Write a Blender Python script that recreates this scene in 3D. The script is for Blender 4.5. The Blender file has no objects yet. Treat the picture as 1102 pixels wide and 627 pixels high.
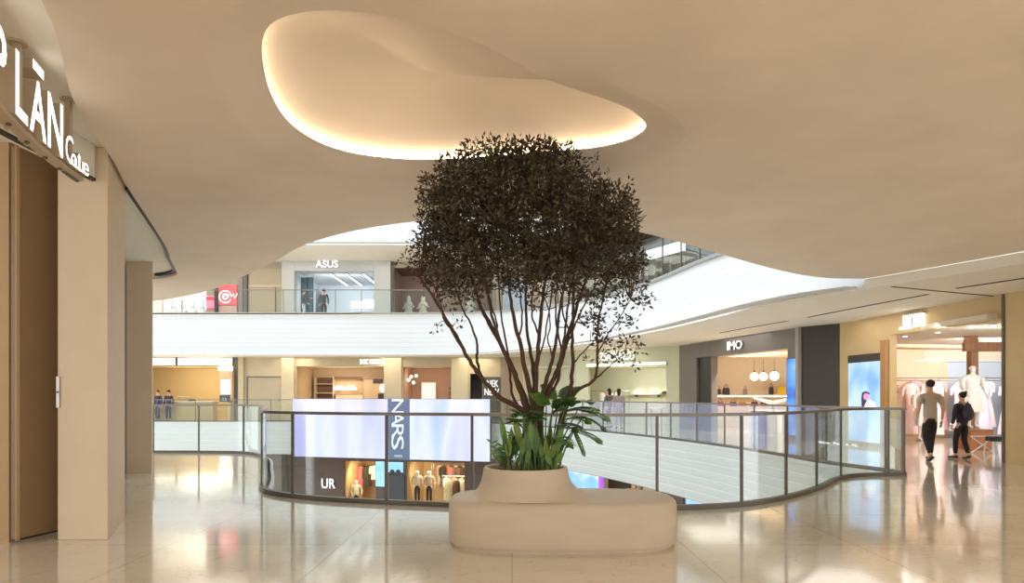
import bpy, bmesh, math, random
from mathutils import Vector, Matrix
from mathutils.geometry import tessellate_polygon
PI = math.pi
C = bpy.context.scene.collection
FPX, HY, CX, CAMZ = 735.0, 425.0, 551.0, 1.4     # focal length, horizon row, centre column, eye height

# ---------------------------------------------------------------- materials
MATS = {}
def mat(name, col, rough=0.5, metal=0.0, emit=0.0, ecol=None, noise=0.0, nscale=6.0, bump=0.0, bscale=40.0, spec=0.5, stretch=None):
    if name in MATS: return MATS[name]
    m = bpy.data.materials.new(name); m.use_nodes = True
    nt = m.node_tree; b = nt.nodes['Principled BSDF']
    b.inputs['Base Color'].default_value = (*col, 1); b.inputs['Roughness'].default_value = rough
    b.inputs['Metallic'].default_value = metal; b.inputs['Specular IOR Level'].default_value = spec
    if emit:
        b.inputs['Emission Color'].default_value = (*(ecol or col), 1); b.inputs['Emission Strength'].default_value = emit
    if noise or bump:
        tc = nt.nodes.new('ShaderNodeTexCoord'); src = tc.outputs['Object']
        if stretch:
            mp = nt.nodes.new('ShaderNodeMapping'); mp.inputs['Scale'].default_value = stretch
            nt.links.new(src, mp.inputs['Vector']); src = mp.outputs['Vector']
    if noise:
        n = nt.nodes.new('ShaderNodeTexNoise'); n.inputs['Scale'].default_value = nscale; n.inputs['Detail'].default_value = 5
        nt.links.new(src, n.inputs['Vector'])
        r = nt.nodes.new('ShaderNodeValToRGB')
        r.color_ramp.elements[0].position = .3; r.color_ramp.elements[1].position = .7
        r.color_ramp.elements[0].color = (*[max(0, c * (1 - noise)) for c in col], 1)
        r.color_ramp.elements[1].color = (*[min(1, c * (1 + noise)) for c in col], 1)
        nt.links.new(n.outputs['Fac'], r.inputs['Fac']); nt.links.new(r.outputs['Color'], b.inputs['Base Color'])
    if bump:
        n2 = nt.nodes.new('ShaderNodeTexNoise'); n2.inputs['Scale'].default_value = bscale; n2.inputs['Detail'].default_value = 3
        nt.links.new(src, n2.inputs['Vector'])
        bp = nt.nodes.new('ShaderNodeBump'); bp.inputs['Strength'].default_value = bump; bp.inputs['Distance'].default_value = .02
        nt.links.new(n2.outputs['Fac'], bp.inputs['Height']); nt.links.new(bp.outputs['Normal'], b.inputs['Normal'])
    MATS[name] = m
    return m

def glass_mat(name, tint=(.93, .96, .95), refl=.5):
    if name in MATS: return MATS[name]
    m = bpy.data.materials.new(name); m.use_nodes = True
    nt = m.node_tree; nt.nodes.remove(nt.nodes['Principled BSDF'])
    out = nt.nodes['Material Output']
    t = nt.nodes.new('ShaderNodeBsdfTransparent'); t.inputs['Color'].default_value = (*tint, 1)
    g = nt.nodes.new('ShaderNodeBsdfGlossy'); g.inputs['Roughness'].default_value = .02; g.inputs['Color'].default_value = (.95, .97, .97, 1)
    f = nt.nodes.new('ShaderNodeFresnel'); f.inputs['IOR'].default_value = 1.45
    mu = nt.nodes.new('ShaderNodeMath'); mu.operation = 'MULTIPLY'; mu.inputs[1].default_value = refl
    mx = nt.nodes.new('ShaderNodeMixShader')
    nt.links.new(f.outputs['Fac'], mu.inputs[0]); nt.links.new(mu.outputs['Value'], mx.inputs['Fac'])
    nt.links.new(t.outputs['BSDF'], mx.inputs[1]); nt.links.new(g.outputs['BSDF'], mx.inputs[2])
    nt.links.new(mx.outputs['Shader'], out.inputs['Surface'])
    MATS[name] = m
    return m

def screen_mat(name, stops, strength, scale=(1, 1, 1), wave=.6):
    """A lit display: soft colour bands drawn by a stretched noise through a ramp."""
    if name in MATS: return MATS[name]
    m = bpy.data.materials.new(name); m.use_nodes = True
    nt = m.node_tree; b = nt.nodes['Principled BSDF']
    b.inputs['Base Color'].default_value = (.02, .02, .02, 1); b.inputs['Roughness'].default_value = .3
    tc = nt.nodes.new('ShaderNodeTexCoord'); mp = nt.nodes.new('ShaderNodeMapping'); mp.inputs['Scale'].default_value = scale
    n = nt.nodes.new('ShaderNodeTexNoise'); n.inputs['Scale'].default_value = wave; n.inputs['Detail'].default_value = 2
    r = nt.nodes.new('ShaderNodeValToRGB')
    while len(r.color_ramp.elements) < len(stops): r.color_ramp.elements.new(.5)
    for e, (p, c) in zip(r.color_ramp.elements, stops): e.position = p; e.color = (*c, 1)
    nt.links.new(tc.outputs['Object'], mp.inputs['Vector']); nt.links.new(mp.outputs['Vector'], n.inputs['Vector'])
    nt.links.new(n.outputs['Fac'], r.inputs['Fac']); nt.links.new(r.outputs['Color'], b.inputs['Emission Color'])
    b.inputs['Emission Strength'].default_value = strength
    MATS[name] = m
    return m

# ---------------------------------------------------------------- mesh builder
class MB:
    def __init__(s): s.v = []; s.f = []; s.m = []
    def add(s, vs, fs, mi=0):
        o = len(s.v); s.v += [tuple(v) for v in vs]
        for f in fs: s.f.append(tuple(i + o for i in f)); s.m.append(mi)
        return s
    def box(s, x0, x1, y0, y1, z0, z1, M=None, mi=0):
        p = [Vector((x, y, z)) for z in (z0, z1) for y in (y0, y1) for x in (x0, x1)]
        if M is not None: p = [M @ q for q in p]
        return s.add(p, [(0, 2, 3, 1), (4, 5, 7, 6), (0, 1, 5, 4), (2, 6, 7, 3), (0, 4, 6, 2), (1, 3, 7, 5)], mi)
    def prism(s, poly, z0, z1, M=None, mi=0):
        n = len(poly)
        p = [Vector((x, y, z0)) for x, y in poly] + [Vector((x, y, z1)) for x, y in poly]
        if M is not None: p = [M @ q for q in p]
        tri = tessellate_polygon([[Vector((x, y, 0)) for x, y in poly]])
        fs = [tuple(t) for t in tri] + [tuple(i + n for i in t) for t in tri]
        fs += [(i, (i + 1) % n, n + (i + 1) % n, n + i) for i in range(n)]
        return s.add(p, fs, mi)
    def flat(s, loops, z, mi=0):
        L = [[Vector((x, y, 0)) for x, y in l] for l in loops]
        pts = [Vector((p.x, p.y, z)) for l in L for p in l]
        return s.add(pts, [tuple(t) for t in tessellate_polygon(L)], mi)
    def grid(s, rows, closed=False, mi=0, cap=False):
        n = len(rows[0]); o = []
        for r in rows: o += list(r)
        fs = []
        for i in range(len(rows) - 1):
            for j in range(n if closed else n - 1):
                k = (j + 1) % n
                fs.append((i * n + j, i * n + k, (i + 1) * n + k, (i + 1) * n + j))
        if cap:
            fs.append(tuple(range(n - 1, -1, -1))); fs.append(tuple((len(rows) - 1) * n + j for j in range(n)))
        return s.add(o, fs, mi)
    def tube(s, pts, r, seg=8, mi=0, flat=1.0):
        pts = [Vector(p) for p in pts]
        rs = r if isinstance(r, (list, tuple)) else [r] * len(pts)
        rows = []; up = Vector((0, 0, 1)); px = None
        for i, p in enumerate(pts):
            t = (pts[min(i + 1, len(pts) - 1)] - pts[max(i - 1, 0)])
            if t.length < 1e-9: t = Vector((0, 0, 1))
            t.normalize()
            x = t.cross(up) if px is None else px - t * px.dot(t)
            if x.length < 1e-4: x = t.cross(Vector((1, 0, 0)))
            x.normalize(); y = x.cross(t); px = x
            rows.append([p + x * math.cos(2 * PI * k / seg) * rs[i] + y * math.sin(2 * PI * k / seg) * rs[i] * flat for k in range(seg)])
        return s.grid(rows, True, mi, True)
    def lathe(s, prof, seg=24, c=(0, 0, 0), mi=0, sx=1.0, sy=1.0):
        rows = [[(c[0] + r * sx * math.cos(2 * PI * k / seg), c[1] + r * sy * math.sin(2 * PI * k / seg), c[2] + z) for k in range(seg)] for r, z in prof]
        return s.grid(rows, True, mi, True)
    def ball(s, c, rx, ry=None, rz=None, seg=12, rings=8, mi=0, M=None):
        ry = ry or rx; rz = rz or rx
        rows = []
        for i in range(rings + 1):
            a = -PI / 2 + PI * i / rings; a = max(-PI / 2 + .05, min(PI / 2 - .05, a))
            row = [Vector((rx * math.cos(a) * math.cos(2 * PI * k / seg), ry * math.cos(a) * math.sin(2 * PI * k / seg), rz * math.sin(a))) for k in range(seg)]
            rows.append([(M @ p if M is not None else p) + Vector(c) for p in row])
        return s.grid(rows, True, mi, True)
    def build(s, name, mats, parent=None, smooth=False, world=True, fix=True, bevel=0.0):
        if not isinstance(mats, (list, tuple)): mats = [mats]
        me = bpy.data.meshes.new(name)
        off = Vector((0, 0, 0))
        if parent is not None and world: off = chain_loc(parent)
        me.from_pydata([(v[0] - off.x, v[1] - off.y, v[2] - off.z) for v in s.v], [], s.f)
        for m in mats: me.materials.append(m)
        for p, mi in zip(me.polygons, s.m): p.material_index = mi; p.use_smooth = smooth
        if fix:
            bm = bmesh.new(); bm.from_mesh(me); bmesh.ops.recalc_face_normals(bm, faces=bm.faces); bm.to_mesh(me); bm.free()
        o = bpy.data.objects.new(name, me); C.objects.link(o)
        if parent is not None: o.parent = parent
        if smooth: 
            try: me.set_sharp_from_angle(angle=math.radians(40))
            except Exception: pass
        if bevel:
            b = o.modifiers.new('bevel', 'BEVEL'); b.width = bevel; b.segments = 2; b.limit_method = 'ANGLE'
        return o

def chain_loc(o):
    v = Vector((0, 0, 0))
    while o is not None: v += o.location; o = o.parent
    return v

def tag(o, label, cat, group=None, kind=None):
    o['label'] = label; o['category'] = cat
    if group: o['group'] = group
    if kind: o['kind'] = kind
    return o
def thing(name, loc, label, cat, group=None):
    o = bpy.data.objects.new(name, None); C.objects.link(o); o.location = loc; o.empty_display_size = .1
    return tag(o, label, cat, group)
def struct(o): o['kind'] = 'structure'; return o
def copy_tree(o, parent=None):
    c = o.copy(); C.objects.link(c)
    if parent is not None: c.parent = parent
    for ch in list(o.children): copy_tree(ch, c)
    return c

# ---------------------------------------------------------------- geometry helpers
def at(px, py, Y): return Vector(((px - CX) / FPX * Y, Y, CAMZ - (py - HY) / FPX * Y))
def smooth_path(pts, n=8, closed=False):
    P = [Vector(p) for p in pts]; out = []; L = len(P)
    for i in range(L if closed else L - 1):
        p1, p2 = P[i], P[(i + 1) % L]
        p0 = P[i - 1] if (closed or i > 0) else p1 * 2 - p2
        p3 = P[(i + 2) % L] if (closed or i + 2 < L) else p2 * 2 - p1
        for k in range(n):
            t = k / n
            d1 = max((p1 - p0).length, 1e-6) ** .5; d2 = max((p2 - p1).length, 1e-6) ** .5; d3 = max((p3 - p2).length, 1e-6) ** .5
            m1 = ((p1 - p0) / d1 - (p2 - p0) / (d1 + d2) + (p2 - p1) / d2) * d2
            m2 = ((p2 - p1) / d2 - (p3 - p1) / (d2 + d3) + (p3 - p2) / d3) * d2
            h = t * t * t; q = t * t
            out.append(p1 * (2 * h - 3 * q + 1) + m1 * (h - 2 * q + t) + p2 * (3 * q - 2 * h) + m2 * (h - q))
    if not closed: out.append(P[-1])
    return out
def resample(pts, step):
    out = [Vector(pts[0])]; acc = 0
    for a, b in zip(pts[:-1], pts[1:]):
        a = Vector(a); b = Vector(b); d = (b - a).length
        if d < 1e-9: continue
        t = step - acc
        while t <= d: out.append(a + (b - a) * t / d); t += step
        acc = (acc + d) % step if step else 0
    if (out[-1] - Vector(pts[-1])).length > 1e-3: out.append(Vector(pts[-1]))
    return out
def xy(pts): return [(p[0], p[1]) for p in pts]
def normals2(pts):
    ns = []
    for i in range(len(pts)):
        t = Vector(pts[min(i + 1, len(pts) - 1)]) - Vector(pts[max(i - 1, 0)]); t = Vector((t.x, t.y)); t.normalize()
        ns.append(Vector((-t.y, t.x)))
    return ns

class Wall:
    """A vertical plane through two plan points; n points to the viewer. s runs along it, d out of it."""
    def __init__(s, p0, p1):
        s.p0 = Vector((*p0, 0)); d = Vector((*p1, 0)) - s.p0; s.len = d.length; s.u = d.normalized()
        s.n = Vector((s.u.y, -s.u.x, 0))
        s.M = Matrix(((s.u.x, -s.n.x, 0, s.p0.x), (s.u.y, -s.n.y, 0, s.p0.y), (0, 0, 1, 0), (0, 0, 0, 1)))  # local y points away from viewer
    def s_at(s, px):
        k = (px - CX) / FPX
        return (k * s.p0.y - s.p0.x) / (s.u.x - k * s.u.y)
    def pt(s, a, z=0, d=0): q = s.p0 + s.u * a + s.n * d; return Vector((q.x, q.y, z))
    def z_at(s, px, py): return CAMZ - (py - HY) / FPX * s.pt(s.s_at(px)).y
    def rect(s, x0, x1, y0, y1):
        m = (x0 + x1) / 2
        return s.s_at(x0), s.s_at(x1), s.z_at(m, y1), s.z_at(m, y0)
    def box(s, mb, s0, s1, z0, z1, d0, d1, mi=0): return mb.box(s0, s1, -d1, -d0, z0, z1, s.M, mi)

def text_mesh(body, size=1.0, ext=.02, cx=True, sx=1.0, bold=0.0):
    cu = bpy.data.curves.new('t', 'FONT'); cu.body = body; cu.size = size; cu.extrude = ext; cu.resolution_u = 3; cu.offset = bold
    cu.align_x = 'CENTER' if cx else 'LEFT'
    o = bpy.data.objects.new('t', cu); C.objects.link(o)
    dg = bpy.context.evaluated_depsgraph_get(); dg.update()
    me = bpy.data.meshes.new_from_object(o.evaluated_get(dg))
    vs = [v.co.copy() for v in me.vertices]; fs = [tuple(p.vertices) for p in me.polygons]; nz = [p.normal.z for p in me.polygons]
    bpy.data.objects.remove(o); bpy.data.curves.remove(cu); bpy.data.meshes.remove(me)
    for v in vs: v.x *= sx
    return vs, fs, nz
def put_text(mb, body, height, pos, u, n, ext=.02, cx=True, sx=1.0, up=Vector((0, 0, 1)), fit=None, bold=0.0):
    """Lettering of cap height `height`, on the baseline at pos, running along u, facing n. Face = slot 0, sides = slot 1."""
    vs, fs, nz = text_mesh(body, height / .70, ext, cx, sx, bold)
    if fit:
        w = max(v.x for v in vs) - min(v.x for v in vs); k = fit / w
        for v in vs: v.x *= k
    pos = Vector(pos)
    W = [pos + u * v.x + up * v.y + n * (v.z + ext) for v in vs]
    o = len(mb.v); mb.v += [tuple(p) for p in W]
    for f, z in zip(fs, nz): mb.f.append(tuple(i + o for i in f)); mb.m.append(0 if z > .5 else 1)

def skin_geo(V, E, R, subs=1):
    me = bpy.data.meshes.new('s'); me.from_pydata(V, E, [])
    o = bpy.data.objects.new('s', me); C.objects.link(o)
    sk = o.modifiers.new('k', 'SKIN'); sk.branch_smoothing = .6
    for i, r in enumerate(R):
        d = me.skin_vertices[0].data[i]; d.radius = r if isinstance(r, tuple) else (r, r); d.use_root = (i == 0)
    if subs: sb = o.modifiers.new('b', 'SUBSURF'); sb.levels = subs; sb.render_levels = subs
    dg = bpy.context.evaluated_depsgraph_get(); dg.update()
    m2 = bpy.data.meshes.new_from_object(o.evaluated_get(dg))
    g = ([v.co.copy() for v in m2.vertices], [tuple(p.vertices) for p in m2.polygons])
    bpy.data.objects.remove(o); bpy.data.meshes.remove(me); bpy.data.meshes.remove(m2)
    return g
ORD = 'first second third fourth fifth sixth seventh eighth ninth tenth eleventh twelfth thirteenth fourteenth fifteenth sixteenth'.split()

def area(name, loc, size, power, col=(1, .9, .75), rot=(0, 0, 0), sy=None):
    l = bpy.data.lights.new(name, 'AREA'); l.energy = power; l.color = col; l.size = size
    if sy: l.shape = 'RECTANGLE'; l.size_y = sy
    o = bpy.data.objects.new(name, l); C.objects.link(o); o.location = loc; o.rotation_euler = rot
    return o
def S(r, g, b):
    f = lambda c: c / 12.92 if c <= .04045 else ((c + .055) / 1.055) ** 2.4
    return (f(r / 255), f(g / 255), f(b / 255))
M_ceil = mat('warm plaster', S(226, 211, 193), .85, noise=.05, nscale=1.2, bump=.06, bscale=60)
M_ceil2 = mat('cream paint', S(236, 230, 218), .8, noise=.02, nscale=2)
M_white = mat('white fascia', S(208, 212, 212), .55, noise=.02, nscale=1.0, stretch=(.3, .3, 4))
M_wallw = mat('white wall', S(225, 218, 204), .7)
M_beige = mat('beige stone', S(205, 190, 160), .6, noise=.05, nscale=1.5)
M_beigeD = mat('beige door panel', S(186, 172, 146), .6, noise=.03)
M_tan = mat('tan wood veneer', S(196, 164, 116), .5, noise=.08, nscale=3, stretch=(4, 4, .3))
M_black = mat('black slot', S(20, 19, 18), .5)
M_dark = mat('dark steel', S(104, 98, 88), .4, .3)
M_rail = mat('bronze grey metal', S(128, 120, 110), .35, .6)
M_steel = mat('brushed steel', S(176, 172, 166), .28, .9)
M_glass = glass_mat('rail glass', refl=.3)
M_brown = mat('brown shop panel', S(96, 76, 70), .55, noise=.08, nscale=2)
M_grey = mat('grey shop panel', S(116, 110, 104), .5, noise=.05, nscale=2)
M_charcoal = mat('charcoal panel', S(56, 48, 42), .5, noise=.06, nscale=3)
M_green = mat('sage wall', S(204, 204, 176), .7)
M_mauve = mat('mauve wall', S(172, 152, 138), .7)
M_rust = mat('clay wall', S(178, 142, 116), .7)
M_glow = mat('warm light', (1, .9, .72), emit=6, ecol=(1, .86, .62))
M_glowW = mat('white light', (1, 1, 1), emit=5, ecol=(1, .97, .92))
M_letter = mat('lit letter face', (1, 1, 1), emit=2.0, ecol=(1, .97, .9))
M_lbox = mat('light box', (1, .95, .85), emit=1.15, ecol=(1, .90, .68))
M_ltext = mat('light box lettering', S(150, 120, 90), .6)

# polished marble floor: warm beige slabs, faint veins, thin joints
m = bpy.data.materials.new('polished marble'); m.use_nodes = True; nt = m.node_tree; b = nt.nodes['Principled BSDF']
tc = nt.nodes.new('ShaderNodeTexCoord')
n1 = nt.nodes.new('ShaderNodeTexNoise'); n1.inputs['Scale'].default_value = .55; n1.inputs['Detail'].default_value = 7; n1.inputs['Distortion'].default_value = 1.2
r1 = nt.nodes.new('ShaderNodeValToRGB'); e = r1.color_ramp.elements
e[0].position = .34; e[0].color = (*S(224, 214, 194), 1); e[1].position = .66; e[1].color = (*S(238, 231, 216), 1)
br = nt.nodes.new('ShaderNodeTexBrick'); br.offset = 0.0; br.inputs['Scale'].default_value = 1.0
br.inputs['Brick Width'].default_value = 1.6; br.inputs['Row Height'].default_value = 1.6; br.inputs['Mortar Size'].default_value = .004
br.inputs['Color1'].default_value = (1, 1, 1, 1); br.inputs['Color2'].default_value = (.93, .92, .90, 1); br.inputs['Mortar'].default_value = (.62, .57, .5, 1)
wv = nt.nodes.new('ShaderNodeTexNoise'); wv.inputs['Scale'].default_value = 1.3; wv.inputs['Detail'].default_value = 9; wv.inputs['Distortion'].default_value = 2.5
r2 = nt.nodes.new('ShaderNodeValToRGB'); e = r2.color_ramp.elements
e[0].position = .488; e[0].color = (1, 1, 1, 1); e[1].position = .512; e[1].color = (1, 1, 1, 1)
k = r2.color_ramp.elements.new(.5); k.color = (.80, .74, .66, 1)
mx = nt.nodes.new('ShaderNodeMix'); mx.data_type = 'RGBA'; mx.blend_type = 'MULTIPLY'; mx.inputs['Factor'].default_value = 1
mx2 = nt.nodes.new('ShaderNodeMix'); mx2.data_type = 'RGBA'; mx2.blend_type = 'MULTIPLY'; mx2.inputs['Factor'].default_value = .7
L = nt.links.new
for n in (n1, br, wv): L(tc.outputs['Object'], n.inputs['Vector'])
L(n1.outputs['Fac'], r1.inputs['Fac']); L(wv.outputs['Fac'], r2.inputs['Fac'])
L(r1.outputs['Color'], mx.inputs['A']); L(br.outputs['Color'], mx.inputs['B'])
L(mx.outputs['Result'], mx2.inputs['A']); L(r2.outputs['Color'], mx2.inputs['B']); L(mx2.outputs['Result'], b.inputs['Base Color'])
b.inputs['Roughness'].default_value = .11; b.inputs['IOR'].default_value = 1.6; b.inputs['Coat Weight'].default_value = .5; b.inputs['Coat IOR'].default_value = 1.6; b.inputs['Coat Roughness'].default_value = .06
n3 = nt.nodes.new('ShaderNodeTexNoise'); n3.inputs['Scale'].default_value = .9; n3.inputs['Detail'].default_value = 2
bp = nt.nodes.new('ShaderNodeBump'); bp.inputs['Strength'].default_value = .05; bp.inputs['Distance'].default_value = .02
L(tc.outputs['Object'], n3.inputs['Vector']); L(n3.outputs['Fac'], bp.inputs['Height']); L(bp.outputs['Normal'], b.inputs['Normal']); L(bp.outputs['Normal'], b.inputs['Coat Normal'])
M_floor = m

# ---------------------------------------------------------------- plan curves (metres; camera at the origin looking along +Y)
V2 = lambda l: [Vector((x, y)) for x, y in l]
EDGE_L = V2([(-24, 16.7), (-14, 16.7), (-8.8, 16.65), (-7.2, 16.6), (-6.25, 16.3), (-5.45, 15.2), (-4.60, 13.0), (-3.92, 11.1), (-3.70, 10.35)])
EDGE_N = V2([(-3.70, 10.35), (-3.45, 9.85), (-3.03, 9.46), (-2.4, 9.12), (-1.63, 8.87), (-.4, 8.58), (.8, 8.42), (2.0, 8.43), (2.92, 8.72), (3.79, 9.42), (4.67, 10.45), (5.25, 11.25), (5.72, 11.72), (6.2, 11.92), (6.6, 11.95), (6.84, 11.98)])
EDGE_R = V2([(6.84, 11.98), (6.78, 12.5), (6.55, 13.3), (6.35, 14.1), (6.2, 15.5), (5.7, 18.7), (4.6, 22.7), (2.94, 27), (1.0, 30.6), (-.9, 33.6), (-2.6, 35.3), (-5, 35.95), (-8, 36), (-24, 36)])
eL, eN, eR = smooth_path(EDGE_L, 8), smooth_path(EDGE_N, 8), smooth_path(EDGE_R, 8)
C_NEAR = smooth_path(V2([(-24, 17), (-13, 17), (-8.9, 16.7), (-7.5, 15.8), (-6.45, 14.8), (-5.5, 13.6), (-4.2, 11.9), (-3.1, 10.37), (-2.06, 9.45), (-1.06, 8.97), (0, 8.8), (.9, 9.05), (1.83, 9.66), (3.06, 10.8), (4.67, 12.35), (5.6, 13.1), (6.3, 13.45), (6.96, 13.5)]), 8)
B_LOW = V2([(-24, 36), (-8, 36), (-5, 35.95), (-2.2, 35.2), (-.2, 33.4), (1.4, 30.9), (3.5, 26.5), (4.9, 21.7), (5.5, 18.5), (6.0, 15.6), (6.45, 14.3), (6.96, 13.5)])
T_UP = V2([(-24, 36.3), (-8, 36.3), (-4.6, 36.3), (-1.3, 35.8), (1.0, 34.4), (2.9, 32.0), (5.2, 27), (6.35, 21.6), (7.4, 18.5), (8.5, 15.6), (9.4, 13.6), (10.4, 11)])
bL, tU = smooth_path(B_LOW, 8), smooth_path(T_UP, 8)
CREASE = V2([(6.96, 13.5), (7.55, 12.3), (8.17, 10.9), (9.3, 8), (11, 4), (13, -2)])
cR = smooth_path(CREASE, 6)
PALE = smooth_path(V2([(-2.0, .5), (-2.3, 2.2), (-2.75, 4.0), (-3.44, 5.37), (-3.89, 6.63), (-4.27, 7.6), (-4.85, 9.2), (-5.45, 10.8), (-5.8, 11.6), (-6.12, 12.4), (-6.45, 13.1), (-7.0, 13.5), (-8, 13.6), (-11, 13.6)]), 6)

ZN, ZR, ZU, ZT = 3.7, 3.5, 5.75, 9.4
# floors -----------------------------------------------------------------
fl = MB(); poly = xy([(-24, -7), (15, -7), (20, -7), (20, 46), (-24, 46)]) + xy(list(reversed(eR))) + xy(list(reversed(eN)))[1:] + xy(list(reversed(eL)))[1:]
fl.prism(poly, -.5, 0)
struct(fl.build('floor', M_floor))
f2 = MB(); f2.box(-24, 20, -7, 46, -6.3, -5.8); struct(f2.build('floor_lower', M_floor))
f3 = MB(); f3.prism(xy([(20, -7), (20, 46), (-24, 46)]) + xy(tU) + [(12.5, 4), (15, -7)], ZU - .5, ZU); struct(f3.build('floor_upper', M_floor))

# fascias ----------------------------------------------------------------
def fascia(name, lo, hi, prof, m):
    """lo, hi: plan curves of equal length; prof: (fraction lo->hi, z, outward bulge)."""
    ns = normals2(lo); rows = []
    for t, z, d in prof:
        rows.append([(a.x + (b.x - a.x) * t + n.x * d, a.y + (b.y - a.y) * t + n.y * d, z) for a, b, n in zip(lo, hi, ns)])
    mb = MB(); mb.grid(rows); o = mb.build(name, m, smooth=True, fix=False); return struct(o)
prof = [(0, .0, .06), (0, .0, -.05), (0, -.08, -.05)]
N = 7
for i in range(N):
    z = -.08 - i * (1.58 / N); dz = 1.58 / N
    prof += [(0, z - dz * .04, -.033), (0, z - dz * .55, -.030), (0, z - dz * .97, -.012), (0, z - dz, -.02)]
prof += [(0, -1.68, -.02), (0, -1.74, .1), (0, -1.75, .5)]
whole = eL[:-1] + eN[:-1] + eR
fascia('trim_gallery_fascia', whole, whole, [(t, z, -d) for t, z, d in prof], M_white)
pr = [(0, 3.5, -.62), (0, 3.5, -.30), (0, 3.53, -.30), (0, 3.53, -.27), (0, 3.5, -.27), (0, 3.5, -.18), (0, 3.53, -.08), (0, 3.60, 0), (.02, 3.70, .02)]
Nn = 8
for i in range(Nn):
    z = 3.70 + i * 2.0 / Nn; t = .02 + i * .98 / Nn; dz = 2.0 / Nn
    pr += [(t + .98 / Nn * .5, z + dz * .5, .010), (t + .98 / Nn * .95, z + dz * .95, .012), (t + .98 / Nn, z + dz, .0)]
pr += [(1.0, 5.75, .0), (1.0, 5.78, -.02), (1.0, 5.78, -.2)]
fascia('trim_upper_fascia', bL, tU, pr, M_white)
prT = [(0, 9.4, -.6), (0, 9.4, -.2), (0, 9.45, -.06), (0, 9.6, 0), (0, 9.62, .02), (0, 10.6, .05), (0, 11.8, .05)]
tT = [p.copy() for p in tU]
fascia('trim_top_fascia', tT, tT, prT, M_white)
# the near slab's own edge above the void
nc = normals2(C_NEAR); mb = MB()
mb.grid([[(p.x - n.x * d, p.y - n.y * d, z) for p, n in zip(C_NEAR, nc)] for z, d in ((3.70, .0), (3.715, -.03), (3.75, -.05), (5.75, -.05))])
struct(mb.build('trim_near_slab_edge', M_white, smooth=True, fix=False))

# ceilings ---------------------------------------------------------------
RIM = smooth_path(V2([(-1.58, 4.44), (-1.86, 5.15), (-1.97, 5.95), (-1.88, 6.4), (-1.65, 6.74), (-1.19, 6.95), (-.73, 6.97), (-.1, 6.86), (.42, 6.74), (.85, 6.62), (1.12, 6.40), (1.20, 6.12), (1.02, 5.78), (.64, 5.42), (.36, 5.12), (.02, 4.72), (-.25, 4.44), (-.57, 4.27), (-.91, 4.20), (-1.27, 4.24)]), 8, True)
rc = Vector((-.45, 5.65))
nr = []
for i in range(len(RIM)):
    t = RIM[(i + 1) % len(RIM)] - RIM[i - 1]; t.normalize(); n = Vector((-t.y, t.x))
    if n.dot(RIM[i] - rc) < 0: n = -n
    nr.append(n)
def soft(i):
    """1 where the recess melts into the ceiling (the near right side), 0 where it has a crisp lit rim."""
    p = RIM[i] - rc; a = math.degrees(math.atan2(p.y, p.x))
    c = -66; d = abs((a - c + 180) % 360 - 180)
    t = max(0, min(1, (72 - d) / 60)); return t * t * (3 - 2 * t)
sf = [soft(i) for i in range(len(RIM))]
def ring(off, z, zsoft, offsoft=None):
    return [(p.x + n.x * (off + ((off if offsoft is None else offsoft) - off) * s), p.y + n.y * (off + ((off if offsoft is None else offsoft) - off) * s), z + (zsoft - z) * s) for p, n, s in zip(RIM, nr, sf)]
outer = ring(.34, ZN, ZN)
rows = [outer, ring(.31, ZN + .004, ZN), ring(.26, ZN + .018, ZN), ring(0, ZN + .10, ZN + .002), ring(.0, ZN + .112, ZN + .004), ring(.09, ZN + .115, ZN + .008, 0), ring(.09, ZN + .15, ZN + .012, 0)]
base = ring(.09, 0, 0, 0); z0 = ZN + .15
H = .42; ap = Vector((-.80, 6.05))
for k in range(1, 17):
    t = k / 16; r_ = []
    for (x, y, _), s in zip(base, sf):
        steep = z0 + H * (1 - (1 - t) ** 1.9)
        q = t ** 1.2; gentle = ZN + .012 + (z0 + H - ZN - .012) * q
        r_.append((x + (ap.x - x) * t * .985, y + (ap.y - y) * t * .985, steep + (gentle - steep) * s))
    rows.append(r_)
poly = xy(C_NEAR) + xy(cR)[1:] + [(13, -7), (-2, -7)] + xy(PALE)
cm = MB(); cm.flat([poly, xy(outer)], ZN)
o_c = cm.build('ceiling', M_ceil, fix=False)
struct(o_c)
cd = MB(); cd.grid(rows, True, 0); last = rows[-1]
cd.add(last, [tuple(range(len(last)))])
struct(cd.build('ceiling_recess', M_ceil, smooth=True, fix=False))
ca = MB(); ca.flat([[(-24, 13.6), (-24, 17)] + [(-11, 17), (-11, 13.6)]], ZN); ca.flat([[(-24, 13.6), (-11, 13.6), (-11, 17.05), (-24, 17.05)]], ZN); struct(ca.build('ceiling_side', M_ceil, fix=False))
ZP = 3.80
cp = MB(); cp.flat([xy(PALE) + [(-11, -7), (-2, -7)]], ZP); cp.grid([[(p.x, p.y, z) for p in PALE] for z in (ZN, ZP)])
struct(cp.build('ceiling_shopfront_strip', M_ceil2, fix=False))
# black track along the far half of that edge
tr = [p for p in PALE if 7.75 < p.y and p.x > -7.1]
ntr = normals2(tr); mb = MB()
mb.grid([[(p.x + n.x * d, p.y + n.y * d, z) for p, n in zip(tr, ntr)] for d, z in ((.0, 3.80), (.0, 3.75), (.075, 3.75), (.075, 3.80))], mi=0)
struct(mb.build('trim_track_slot', M_black, fix=True))
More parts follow.
